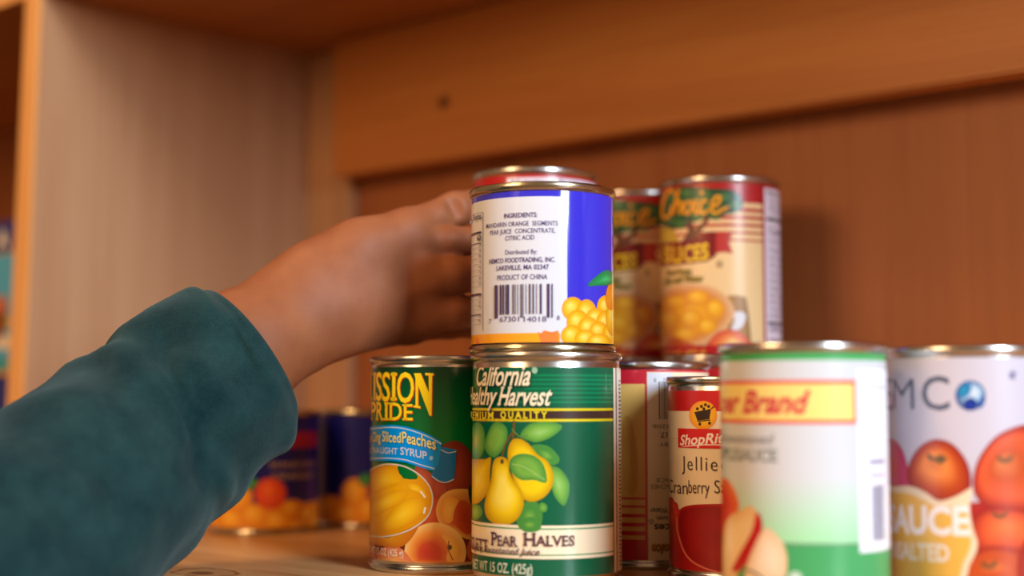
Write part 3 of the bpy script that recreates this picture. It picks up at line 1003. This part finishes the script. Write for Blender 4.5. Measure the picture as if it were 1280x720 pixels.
# ---- applesauce can -----------------------------------------------------------------
AW = S(208, 212, 218)
GB = S(70, 168, 92)
a = Can(1005, 0.622, 0, 0.0366, 0.1138, 'white and green unsweetened applesauce can with a red bordered yellow band', base=AW, ink=INKG, lab=(0.0052, 0.0044))
a.band(-180, 180, a.P(1005, 450)[1], a.zb, GB)
a.kind = 'green_band_print'
zg1, zg0 = a.P(1005, 596)[1], a.P(1005, 680)[1]
a.band(-100, 100, zg0, zg1, S(160, 226, 170), AW, 8)
a.band(-100, 100, a.za, zg0, S(70, 164, 100))
a.band(-100, 100, zg0 - 0.0004, zg0 + 0.0003, S(120, 140, 120))
a.kind = 'brand_band'
a.tk = 'brand_lettering'
a.rect(860, 1070, 475, 530, S(226, 90, 76), xm=990)
a.rect(860, 1067, 480, 525, S(246, 220, 130), xm=990)
a.text("Shopper Brand"[4:], 880, 1008, 489, 516, S(206, 56, 72), 0.035, 0.3, a0=-75)
a.tk = 'lettering'
a.text('Unsweetened', 870, 966, 541, 554, S(140, 140, 150), 0.01, 0.2, a0=-76)
a.text('APPLESAUCE', 860, 972, 560.5, 575, S(130, 140, 142), 0.02, serif=True, a0=-82)
a.kind = 'apple_picture'
a.blob([(896, 640), (900, 604), (908, 598), (918, 612), (924, 632), (918, 650), (908, 668), (896, 668)], [S(200, 40, 30), S(214, 60, 36), S(226, 110, 50)])
a.blob([(905, 662), (912, 646), (926, 638), (938, 632), (946, 640), (950, 656), (940, 686), (926, 712), (914, 730), (900, 730), (902, 700)], [S(246, 220, 170), S(242, 212, 160), S(226, 180, 120)])
a.poly([(946, 640), (953, 652), (950, 674), (938, 698), (924, 714), (915, 712), (926, 690), (940, 664)], S(190, 36, 36), 3)
a.blob([(934, 704), (950, 668), (958, 660), (968, 666), (980, 682), (984, 704), (978, 726), (950, 730), (932, 722)], [S(250, 234, 210), S(246, 226, 196), S(236, 200, 160)])
a.stroke([(930, 712), (944, 716), (960, 728)], 2.5, S(70, 100, 80))
a.kind = 'nutrition_panel'
a.rect(1072.5, 1150, 462, 690, S(244, 244, 250), xm=1088)
a.text('Nutrition', 1078, 1104, 478, 488, S(150, 150, 180), .0)
for k, y in enumerate((497, 507, 518, 528, 539, 550, 562)):
    a.rect(1083, 1103, y, y + 1.4, S(196, 196, 220), xm=1094)
a.rect(1086, 1104, 574, 580, S(150, 150, 180), xm=1096)
a.rect(1086, 1104, 592, 596, S(170, 170, 196), xm=1096)
a.kind = 'barcode'
for k in range(7):
    a.rect(1090 + k * 2.1, 1091.2 + k * 2.1, 606, 676, S(120, 120, 150), xm=1096)
a.ell(994, 722, 9, 8, [S(210, 230, 216), S(180, 214, 190)], n=16, rings=3)
a.bake()

# ---- tomato sauce can ------------------------------------------------------------------
t = Can(1213, 0.641, 0, 0.0366, 0.1132, 'white tomato sauce can with a small globe and tomatoes, beside the applesauce can', base=S(198, 194, 208), lab=(0.0052, 0.0050))
t.tk = 'brand_lettering'
t.text('M', 1116.5, 1142.5, 473, 512, S(84, 90, 112), -.008)
t.text('NE', 1080, 1114.6, 474, 512, S(84, 90, 112), .012, a0=-128)
t.text('C', 1152, 1187, 471, 512, S(84, 90, 112), .012)
t.kind = 'globe_emblem'
t.tk = 'lettering'
t.ell(1213, 494.5, 19, 19, [S(214, 222, 236), S(150, 190, 220), S(40, 60, 130)], (.35, -.3), n=24)
t.blob([(1198, 486), (1206, 479), (1214, 482), (1211, 493), (1202, 497), (1197, 495)], [S(40, 150, 186), S(30, 110, 170)])
t.blob([(1205, 503), (1214, 497), (1222, 504), (1216, 513), (1207, 511)], [S(20, 60, 160), S(20, 40, 120)])
t.blob([(1222, 506), (1229, 494), (1231, 502), (1226, 510)], [S(30, 90, 170), S(20, 60, 140)])
t.tk = 'star_mark'
t.text('*', 1261, 1271, 464, 482, S(110, 104, 150), .02)
t.tk = 'lettering'
t.kind = 'tomato_picture'
T0, T1, T2 = S(214, 116, 56), S(192, 76, 30), S(146, 26, 28)
t.rect(1212, 1330, 628, 730, S(170, 40, 36), xm=1240)
t.blob([(1100, 560), (1114, 548), (1128, 562), (1136, 590), (1136, 614), (1100, 614)], [S(210, 70, 70), S(206, 70, 110), S(190, 60, 100)])
t.blob([(1216, 604), (1222, 576), (1240, 550), (1262, 536), (1290, 532), (1312, 560), (1312, 620), (1290, 640), (1240, 636), (1222, 624)], [T0, T1, S(224, 90, 50), T2], (1250, 578))
t.blob([(1212, 660), (1224, 640), (1256, 634), (1290, 640), (1310, 660), (1300, 690), (1240, 694), (1216, 684)], [S(236, 116, 56), S(226, 90, 46), T2], (1254, 656))
t.blob([(1196, 730), (1206, 700), (1232, 684), (1262, 684), (1290, 696), (1300, 730)], [T0, T1, T1, T2], (1240, 708))
t.blob([(1272, 700), (1286, 668), (1310, 660), (1310, 730), (1276, 730)], [T1, T2])
t.blob([(1134, 596), (1140, 572), (1154, 555), (1172, 549), (1192, 556), (1208, 576), (1214, 598), (1210, 618), (1190, 628), (1164, 626), (1144, 614)], [T0, S(242, 140, 66), T1, T2], (1168, 576))
t.poly([(1160, 566), (1168, 572), (1176, 568), (1184, 574), (1176, 580), (1168, 576), (1160, 574)], S(110, 84, 50), 3)
for x, y in ((1256, 572), (1250, 642), (1236, 704)):
    t.poly([(x - 9, y - 3), (x, y + 2), (x + 10, y - 4), (x + 8, y + 4), (x, y + 7), (x - 8, y + 4)], S(110, 76, 40), 3)
t.kind = 'title_patch'
t.poly([(1100, 614), (1118, 608), (1140, 608), (1158, 616), (1174, 626), (1196, 620), (1216, 610), (1212, 632), (1216, 660), (1222, 682), (1212, 706), (1196, 730), (1100, 730)], S(236, 214, 180), 3)
t.poly([(1100, 622), (1120, 616), (1140, 618), (1156, 626), (1174, 634), (1198, 632), (1208, 640), (1210, 660), (1214, 680), (1204, 704), (1188, 730), (1100, 730)], S(232, 180, 80), 3)
t.text('TOMATO SAUCE'[7:], 1098, 1212, 634, 667, S(244, 236, 236), .035, arc=[(1118, 664), (1160, 667), (1208, 668)], a0=-74)
t.text('UNSALTED', 1100, 1187, 680, 700, S(240, 226, 216), .03, arc=[(1118, 697), (1150, 700), (1186, 702)], a0=-80)
t.bake()

# ---- mandarin cans at the back left -------------------------------------------------------
NAVY = S(26, 26, 120)
b = Can(332, 0.985, 0, 0.0372, 0.0825, 'short navy mandarin orange can nearest the side panel, under the sleeve', 'navy mandarin orange cans', base=NAVY, lab=(0.0045, 0.0045), tin=TIN2)
b.rect(330, 396, 540, 560, S(170, 20, 60), xm=365)
b.text('MANDARIN', 338, 394, 577, 584, S(170, 140, 110), .02)
b.text('ORANGES', 340, 392, 591, 599, S(170, 140, 110), .02)
b.kind = 'fruit_picture'
b.rect(230, 440, 630, 680, S(240, 160, 40), xm=332)
for x, y, rx, ry in ((272, 640, 16, 16), (300, 622, 16, 20), (290, 650, 18, 14), (318, 645, 18, 16), (346, 652, 18, 14), (366, 636, 16, 12), (384, 645, 14, 16), (372, 658, 16, 10), (262, 655, 16, 12), (395, 655, 12, 14)):
    b.ell(x, y, rx, ry, [S(255, 206, 80), S(246, 170, 40), S(230, 140, 30)], (-.2, -.3), n=16, rings=3)
b.ell(338, 617, 20, 20, [S(250, 120, 40), S(236, 90, 40), S(220, 70, 40)], (-.2, -.3), n=20, rings=4)
b.blob([(304, 604), (312, 596), (322, 600), (318, 610), (308, 612)], [S(80, 170, 90), S(40, 120, 70)])
b.bake()
copy_can(b, 459, 1.032, 0, 14, 'short navy mandarin orange can in the back, between sleeve cuff and peach can', 'navy mandarin orange cans')

# ------------------------------------------------------------------ printed carton in the next bay
BX = link('food_carton', None)
tag(BX, 'tall blue printed food carton in the neighbouring bay behind the side panel edge', 'carton')
XB1 = XL - 0.035
XB0 = XB1 - 0.15
YBX = 0.590
zt_ = hit_y(6, 277, YBX).z
BX.location = ((XB0 + XB1) / 2, YBX + 0.03, 0)


def bxl(name, x0, x1, z0, z1, col, dep=0.0002, parent=None, y1=None):
    mt = plain(name + '_ink', col, 0.35)
    o = bevel_box(name, (x0 - BX.location.x, YBX - dep - BX.location.y, z0), (x1 - BX.location.x, (y1 or YBX) - BX.location.y, z1), parent or BX, mt, 0.00005 if dep < 0.001 else 0.0006)
    return o


cart = bxl('carton_body', XB0, XB1, 0.0, zt_, S(30, 44, 140), 0.0, y1=YBX + 0.06)
zz = lambda y: hit_y(6, y, YBX).z
bxl('label_print', XB0, XB1 - 0.0005, zz(318), zz(316), S(226, 190, 70), 0.0003, cart)
bxl('label_print', XB0, XB1 - 0.0005, zz(448), zz(318.5), S(80, 180, 236), 0.0003, cart)
bxl('label_print', XB0, XB1 - 0.0005, zz(462), zz(449), S(60, 170, 190), 0.0004, cart)
bxl('label_print', XB0, XB1 - 0.0005, zz(470), zz(463), S(190, 150, 70), 0.0004, cart)
for px, py, rx, rz, cc in ((2, 385, 0.010, 0.011, S(200, 110, 60)), (6, 402, 0.008, 0.008, S(226, 170, 70)), (-6, 410, 0.016, 0.010, S(150, 70, 50)), (4, 428, 0.014, 0.006, S(230, 220, 210))):
    P0 = hit_y(px, py, YBX)
    n = 20
    vv = [(P0.x - BX.location.x + rx * math.cos(2 * math.pi * k / n), YBX - 0.0006 - BX.location.y, P0.z + rz * math.sin(2 * math.pi * k / n)) for k in range(n)]
    link('label_print', mesh('label_print', vv, [tuple(range(n))]), cart, plain('carton_print', cc, 0.35))
V_, T_ = string_tris('A', 0.03)
za_, zb_ = zz(310), zz(287)
xr_ = hit_y(12, 298, YBX).x
vv = [(xr_ - 0.019 * (1 - x) - BX.location.x, YBX - 0.0005 - BX.location.y, za_ + (zb_ - za_) * y) for x, y in V_]
link('lettering', mesh('lettering', vv, [tuple(x) for x in T_]), cart, plain('carton_lettering', S(236, 232, 226), 0.4))

# ------------------------------------------------------------------ the reaching arm
def capsule(X, a, b, ra, rb, flat=1.0):
    a, b = np.array(a, float), np.array(b, float)
    A = a * np.array([1, flat, 1])
    B = b * np.array([1, flat, 1])
    ab = B - A
    px, py, pz = X[0] - A[0], X[1] * flat - A[1], X[2] - A[2]
    t = np.clip((px * ab[0] + py * ab[1] + pz * ab[2]) / (ab @ ab), 0, 1)
    return np.sqrt((px - t * ab[0]) ** 2 + (py - t * ab[1]) ** 2 + (pz - t * ab[2]) ** 2) - (ra + (rb - ra) * t)


def smin(a, b, k):
    h = np.clip(0.5 + 0.5 * (b - a) / k, 0, 1)
    return b + (a - b) * h - k * h * (1 - h)


def smax(a, b, k):
    return -smin(-a, -b, k)


def surface_nets(D, org, st):
    s = D < 0
    nx, ny, nz = D.shape
    cnt = np.zeros((nx - 1, ny - 1, nz - 1), np.int32)
    acc = np.zeros((nx - 1, ny - 1, nz - 1, 3), np.float64)
    cor = [(i, j, k) for i in (0, 1) for j in (0, 1) for k in (0, 1)]
    sl = lambda A, c: A[c[0]:A.shape[0] - 1 + c[0], c[1]:A.shape[1] - 1 + c[1], c[2]:A.shape[2] - 1 + c[2]]
    for u in cor:
        for v in cor:
            if sum(abs(x - y) for x, y in zip(u, v)) == 1 and u < v:
                du, dv = sl(D, u), sl(D, v)
                m_ = (du < 0) != (dv < 0)
                tt = np.where(m_, du / np.where(m_, du - dv, 1), 0)
                for q_ in range(3):
                    acc[..., q_] += np.where(m_, u[q_] + (v[q_] - u[q_]) * tt, 0)
                cnt += m_
    act = cnt > 0
    idx = -np.ones(act.shape, np.int64)
    ii = np.argwhere(act)
    idx[act] = np.arange(len(ii))
    V = (ii + acc[act] / cnt[act][:, None]) * st + org
    Fc = []
    for ax in range(3):
        o1, o2 = [(1, 2), (2, 0), (0, 1)][ax]
        a_ = [slice(None)] * 3
        b_ = [slice(None)] * 3
        a_[ax], b_[ax] = slice(0, -1), slice(1, None)
        ch = s[tuple(a_)] != s[tuple(b_)]
        for pt in np.argwhere(ch):
            if min(pt[o1], pt[o2]) < 1 or pt[o1] >= act.shape[o1] or pt[o2] >= act.shape[o2] or pt[ax] >= act.shape[ax]:
                continue
            e1 = np.zeros(3, int)
            e2 = np.zeros(3, int)
            e1[o1], e2[o2] = 1, 1
            q4 = [idx[tuple(pt)], idx[tuple(pt - e1)], idx[tuple(pt - e1 - e2)], idx[tuple(pt - e2)]]
            if s[tuple(pt)]:
                q4 = q4[::-1]
            Fc.append(q4[::-1])
    return V, Fc


st = 0.0015
lo = np.array([-0.205, 0.690, 0.045])
hi = np.array([0.046, 0.860, 0.236])
nn = np.ceil((hi - lo) / st).astype(int)
X = np.meshgrid(*[lo[k] + st * np.arange(nn[k]) for k in range(3)], indexing='ij')
J = lds
core = capsule(X, J(228, 490, .722), J(305, 437, .748), .0340, .0300, 1.2)
core = smin(core, capsule(X, J(305, 437, .748), J(372, 394, .769), .0300, .0278, 1.25), .012)
core = smin(core, capsule(X, J(372, 394, .769), J(432, 364, .778), .0278, .0275, 1.35), .016)
mc = {'index': (J(424, 344, .777), J(508, 307, .787), .0165, .0125), 'middle': (J(428, 366, .775), J(524, 346, .783), .0165, .0130),
      'ring': (J(428, 388, .776), J(530, 391, .787), .0165, .0120), 'pinky': (J(428, 404, .782), J(512, 405, .802), .0165, .0112)}
for a_, b_, r0, r1 in mc.values():
    core = smin(core, capsule(X, a_, b_, r0, r1, 1.1), .013)
th = [J(392, 338, .771), J(450, 307, .774), J(507, 287, .785), J(568, 262, .803), J(612, 251, .820)]
tr = [.0150, .0125, .0104, .0098, .0082]
core = smin(core, capsule(X, th[0], th[1], tr[0], tr[1]), .014)
core = smin(core, capsule(X, th[1], th[2], tr[1], tr[2]), .010)
core = smin(core, capsule(X, J(440, 332, .775), J(512, 298, .786), .0130, .0100), .014)      # web of the thumb

def chain(pts, rs, k=.004):
    dd = None
    for i in range(len(pts) - 1):
        c_ = capsule(X, pts[i], pts[i + 1], rs[i], rs[i + 1])
        dd = c_ if dd is None else smin(dd, c_, k)
    return dd


fingers = [
    ([th[2], th[3], th[4]], [.0104, .0098, .0084]),
    ([J(508, 306, .787), J(560, 302, .790), J(610, 301, .799), (0.010, .8125, .1795), (0.030, .8170, .1795)], [.0118, .0086, .0082, .0076, .0068]),
    ([J(524, 346, .784), J(566, 344, .786), J(610, 343, .796), (0.014, .8115, .1600), (0.037, .8190, .1600)], [.0124, .0104, .0094, .0085, .0072]),
    ([J(530, 391, .788), J(568, 390, .789), J(610, 390, .798), (0.012, .8120, .1400), (0.033, .8175, .1400)], [.0115, .0093, .0088, .0080, .0070]),
    ([J(512, 405, .803), J(560, 405, .824), J(592, 405, .8215), J(632, 408, .8130), (0.012, .8130, .1235)], [.0108, .0084, .0078, .0072, .0064])]
tot = None
for pts, rs in fingers:
    f_ = smin(core, chain(pts, rs), .0055)
    tot = f_ if tot is None else np.minimum(tot, f_)
# dimples over the stretched knuckles
for x_, y_, d_, r_ in ((524, 345, .7622, .0058), (533, 396, .7672, .0050)):
    tot = smax(tot, -capsule(X, J(x_ - 5, y_, d_), J(x_ + 6, y_, d_), r_, r_), .012)
# creases on the back of the thumb joint
for dx in (-5, 0, 5):
    c_ = capsule(X, J(566 + dx, 248, .7925), J(572 + dx, 268, .7930), .0011, .0011)
    tot = smax(tot, -c_, .003)
tot = smax(tot, -capsule(X, J(566, 254, .791), J(571, 258, .791), .0030, .0030), .004)
V, Fc = surface_nets(tot.astype(np.float64), lo, st)
# one light smoothing pass keeps the skin even
adj_s = np.zeros_like(V)
adj_c = np.zeros(len(V))
FA = np.array(Fc)
for it in range(3):
    adj_s[:] = 0
    adj_c[:] = 0
    for k in range(4):
        i_, j_ = FA[:, k], FA[:, (k + 1) % 4]
        np.add.at(adj_s, i_, V[j_])
        np.add.at(adj_c, i_, 1)
        np.add.at(adj_s, j_, V[i_])
        np.add.at(adj_c, j_, 1)
    V = V * 0.5 + 0.5 * adj_s / np.maximum(adj_c, 1)[:, None]
Wd = [RV * float(v[0]) + FH * float(v[1]) + ZV * float(v[2]) for v in V]

m_, nt, bs, N, L = new_mat('brown_skin')
tc = N.new('ShaderNodeTexCoord')
n1 = N.new('ShaderNodeTexNoise')
n1.inputs['Scale'].default_value = 45
n1.inputs['Detail'].default_value = 4
L.new(tc.outputs['Object'], n1.inputs['Vector'])
rp = N.new('ShaderNodeValToRGB')
rp.color_ramp.elements[0].color = (*S(140, 82, 51), 1)
rp.color_ramp.elements[0].position = 0.3
rp.color_ramp.elements[1].color = (*S(158, 97, 62), 1)
rp.color_ramp.elements[1].position = 0.7
L.new(n1.outputs['Fac'], rp.inputs[0])
L.new(rp.outputs[0], bs.inputs['Base Color'])
bs.inputs['Roughness'].default_value = 0.56
bs.inputs['Specular IOR Level'].default_value = 0.3
bs.inputs['Subsurface Weight'].default_value = 0.12
bs.inputs['Subsurface Radius'].default_value = (0.006, 0.0025, 0.0012)
bs.inputs['Subsurface Scale'].default_value = 0.6
n2 = N.new('ShaderNodeTexVoronoi')
n2.inputs['Scale'].default_value = 900
L.new(tc.outputs['Object'], n2.inputs['Vector'])
bp = N.new('ShaderNodeBump')
bp.inputs['Strength'].default_value = 0.15
bp.inputs['Distance'].default_value = 0.0003
L.new(n2.outputs['Distance'], bp.inputs['Height'])
L.new(bp.outputs[0], bs.inputs['Normal'])
person = link('person', mesh('person', Wd, [tuple(int(x) for x in f) for f in Fc], True), None, m_)
tag(person, 'person reaching in with a teal green sleeve, hand closed on a red can', 'person')

# ---- finger nails, on the backs of the finger tips
NAIL = plain('fingernail', S(196, 142, 116), 0.3)
for pts, rs in fingers:
    a_, b_ = Vector(pts[-2]), Vector(pts[-1])
    ax_ = (b_ - a_).normalized()
    out = Vector((0, -1, 0))
    out = (out - ax_ * out.dot(ax_)).normalized()
    sd = ax_.cross(out)
    cc_ = b_ + ax_ * 0.0005 + out * (rs[-1] - 0.0009)
    vv, ff = [], []
    for i in range(5):
        for k in range(14):
            t_ = i / 4
            an = 2 * math.pi * k / 14
            x_, y_ = t_ * math.cos(an), t_ * math.sin(an)
            w_ = cc_ + ax_ * (x_ * 0.0052) + sd * (y_ * 0.0042) + out * (0.0013 - 0.0022 * y_ * y_ - 0.0009 * x_ * x_)
            vv.append(RV * w_.x + FH * w_.y + ZV * w_.z)
    for i in range(4):
        for k in range(14):
            k2 = (k + 1) % 14
            ff.append((i * 14 + k, (i + 1) * 14 + k, (i + 1) * 14 + k2, i * 14 + k2))
    link('fingernail', mesh('fingernail', vv, ff, True), person, NAIL)

# ---- sleeve: a fleece tube along the forearm, turned in at the cuff, on to elbow and shoulder
m_, nt, bs, N, L = new_mat('teal_fleece')
tc = N.new('ShaderNodeTexCoord')
n1 = N.new('ShaderNodeTexNoise')
n1.inputs['Scale'].default_value = 38
n1.inputs['Detail'].default_value = 5
n1.inputs['Roughness'].default_value = 0.6
L.new(tc.outputs['Object'], n1.inputs['Vector'])
n2 = N.new('ShaderNodeTexNoise')
n2.inputs['Scale'].default_value = 1500
n2.inputs['Detail'].default_value = 3
L.new(tc.outputs['Object'], n2.inputs['Vector'])
ad = N.new('ShaderNodeMath')
ad.operation = 'MULTIPLY_ADD'
ad.inputs[1].default_value = 0.55
L.new(n2.outputs['Fac'], ad.inputs[0])
L.new(n1.outputs['Fac'], ad.inputs[2])
rp = N.new('ShaderNodeValToRGB')
rp.color_ramp.elements[0].color = (*S(8, 38, 44), 1)
rp.color_ramp.elements[0].position = 0.55
rp.color_ramp.elements[1].color = (*S(36, 66, 66), 1)
rp.color_ramp.elements[1].position = 1.0
L.new(ad.outputs[0], rp.inputs[0])
L.new(rp.outputs[0], bs.inputs['Base Color'])
bs.inputs['Roughness'].default_value = 0.95
bs.inputs['Specular IOR Level'].default_value = 0.1
bs.inputs['Sheen Weight'].default_value = 0.16
bs.inputs['Sheen Roughness'].default_value = 0.5
bs.inputs['Sheen Tint'].default_value = (0.6, 0.75, 0.75, 1)
bp = N.new('ShaderNodeBump')
bp.inputs['Strength'].default_value = 0.55
bp.inputs['Distance'].default_value = 0.0007
L.new(n2.outputs['Fac'], bp.inputs['Height'])
L.new(bp.outputs[0], bs.inputs['Normal'])
FLEECE = m_

# stations: silhouette end points (upper, lower) as seen, distance, depth radius
stn = [((248, 364), (371, 521), .741, .040), ((222, 365), (357, 560), .737, .043), ((174, 401), (312, 597), .727, .046), ((126, 437), (281, 640), .717, .048), ((79, 469), (248, 680), .703, .050),
       ((0, 514), (190, 747), .675, .054), ((-90, 565), (118, 850), .640, .058), ((-200, 625), (40, 940), .600, .062)]
cen, up_, dep = [], [], []
for u, l, d, rd in stn:
    U, Lw = at(*u, d), at(*l, d)
    cen.append((U + Lw) / 2)
    up_.append((U - Lw) / 2)
    dep.append(rd)
e0 = cen[-1]
for k, (dl, dd, dz, r) in enumerate(((-0.040, -0.035, -0.012, .068), (-0.085, -0.07, 0.012, .070), (-0.12, -0.12, 0.075, .070), (-0.15, -0.17, 0.16, .076), (-0.17, -0.21, 0.25, .084))):
    cpt = e0 + RV * dl + FH * dd + ZV * dz
    dirv = (cpt - cen[-1]).normalized()
    prev = up_[-1].normalized()
    un = (prev - dirv * prev.dot(dirv)).normalized()
    cen.append(cpt)
    up_.append(un * r)
    dep.append(r * 0.95)


def interp(seq, t):
    i = min(int(t), len(seq) - 2)
    u = t - i
    g = lambda k: seq[min(max(k, 0), len(seq) - 1)]
    a_, b_, c_, d_ = g(i - 1), g(i), g(i + 1), g(i + 2)
    return 0.5 * (2 * b_ + (c_ - a_) * u + (2 * a_ - 5 * b_ + 4 * c_ - d_) * u * u + (3 * b_ - a_ - 3 * c_ + d_) * u ** 3)


NR, NS = 84, 64
verts, faces = [], []
rings = []
AX0 = (cen[0] - cen[2]).normalized()


def ring(c_, u_, dp, axis, scale=1.0, t=0.0, fold=1.0):
    un = u_.normalized()
    dv = axis.cross(un).normalized()
    ids = []
    for k in range(NS):
        th_ = 2 * math.pi * k / NS
        rr = scale
        pt = c_ + u_ * (math.cos(th_) * rr) + dv * (dp * math.sin(th_) * rr)
        nrm = (pt - c_).normalized()
        f1 = noise.noise(Vector((math.cos(th_) * 1.3, math.sin(th_) * 1.3, t * 0.8)) * 1.25) * 0.0055
        f2 = noise.noise(Vector((pt.x * 38 + t * 1.2, pt.y * 38, pt.z * 38 + 4))) * 0.0024
        f3 = 0.0
        a5 = (th_ + math.pi) % (2 * math.pi) - math.pi
        for (tc_, ac_, sl__, wt, amp) in ((2.6, 1.25, 0.75, .17, -.0055), (3.5, 1.75, 0.6, .2, -.0045), (4.4, 1.0, 0.7, .2, -.005), (0.9, 1.5, .4, .12, -.0022),
                                     (2.6, -1.25, 0.75, .17, -.0055), (4.0, -1.0, 0.7, .2, -.005)):
            du = (a5 - ac_) * math.copysign(1, ac_)
            f3 += 0.5 * amp * math.exp(-((t - tc_ - sl__ * du * 1.6) / wt) ** 2 - (du / .55) ** 2)
        edge = min(1.0, 0.45 + t * 0.6)
        pt = pt + nrm * ((f1 + f2) * edge + f3) * fold
        ids.append(len(verts))
        verts.append(pt)
    rings.append(ids)


tmax = len(cen) - 1
# inside of the cuff, then round the hem, then the outside
for q_, sc_ in ((0.55, 0.80), (0.25, 0.86), (0.06, 0.89), (-0.03, 0.915), (-0.065, 0.945), (-0.05, 0.975)):
    base = interp(cen, 0.0) + (interp(cen, 0.3) - interp(cen, 0.0)) * (q_ / 0.3)
    ring(base, up_[0], dep[0], AX0, sc_, 0.0, 0.6)
for i in range(NR):
    t_ = tmax * (i / (NR - 1)) ** 1.25
    c_ = interp(cen, t_)
    ax = (interp(cen, max(t_ - 0.15, 0)) - interp(cen, min(t_ + 0.15, tmax))).normalized()
    ring(c_, interp(up_, t_), interp(dep, t_), ax, 1.0, t_)
for i in range(len(rings) - 1):
    for k in range(NS):
        k2 = (k + 1) % NS
        faces.append((rings[i][k], rings[i][k2], rings[i + 1][k2], rings[i + 1][k]))
cap = len(verts)
verts.append(cen[-1])
for k in range(NS):
    faces.append((rings[-1][k], rings[-1][(k + 1) % NS], cap))
sl_ = link('jacket_sleeve', mesh('jacket_sleeve', verts, faces, True), person, FLEECE)
sl_['label'] = 'teal green fleece jacket sleeve'
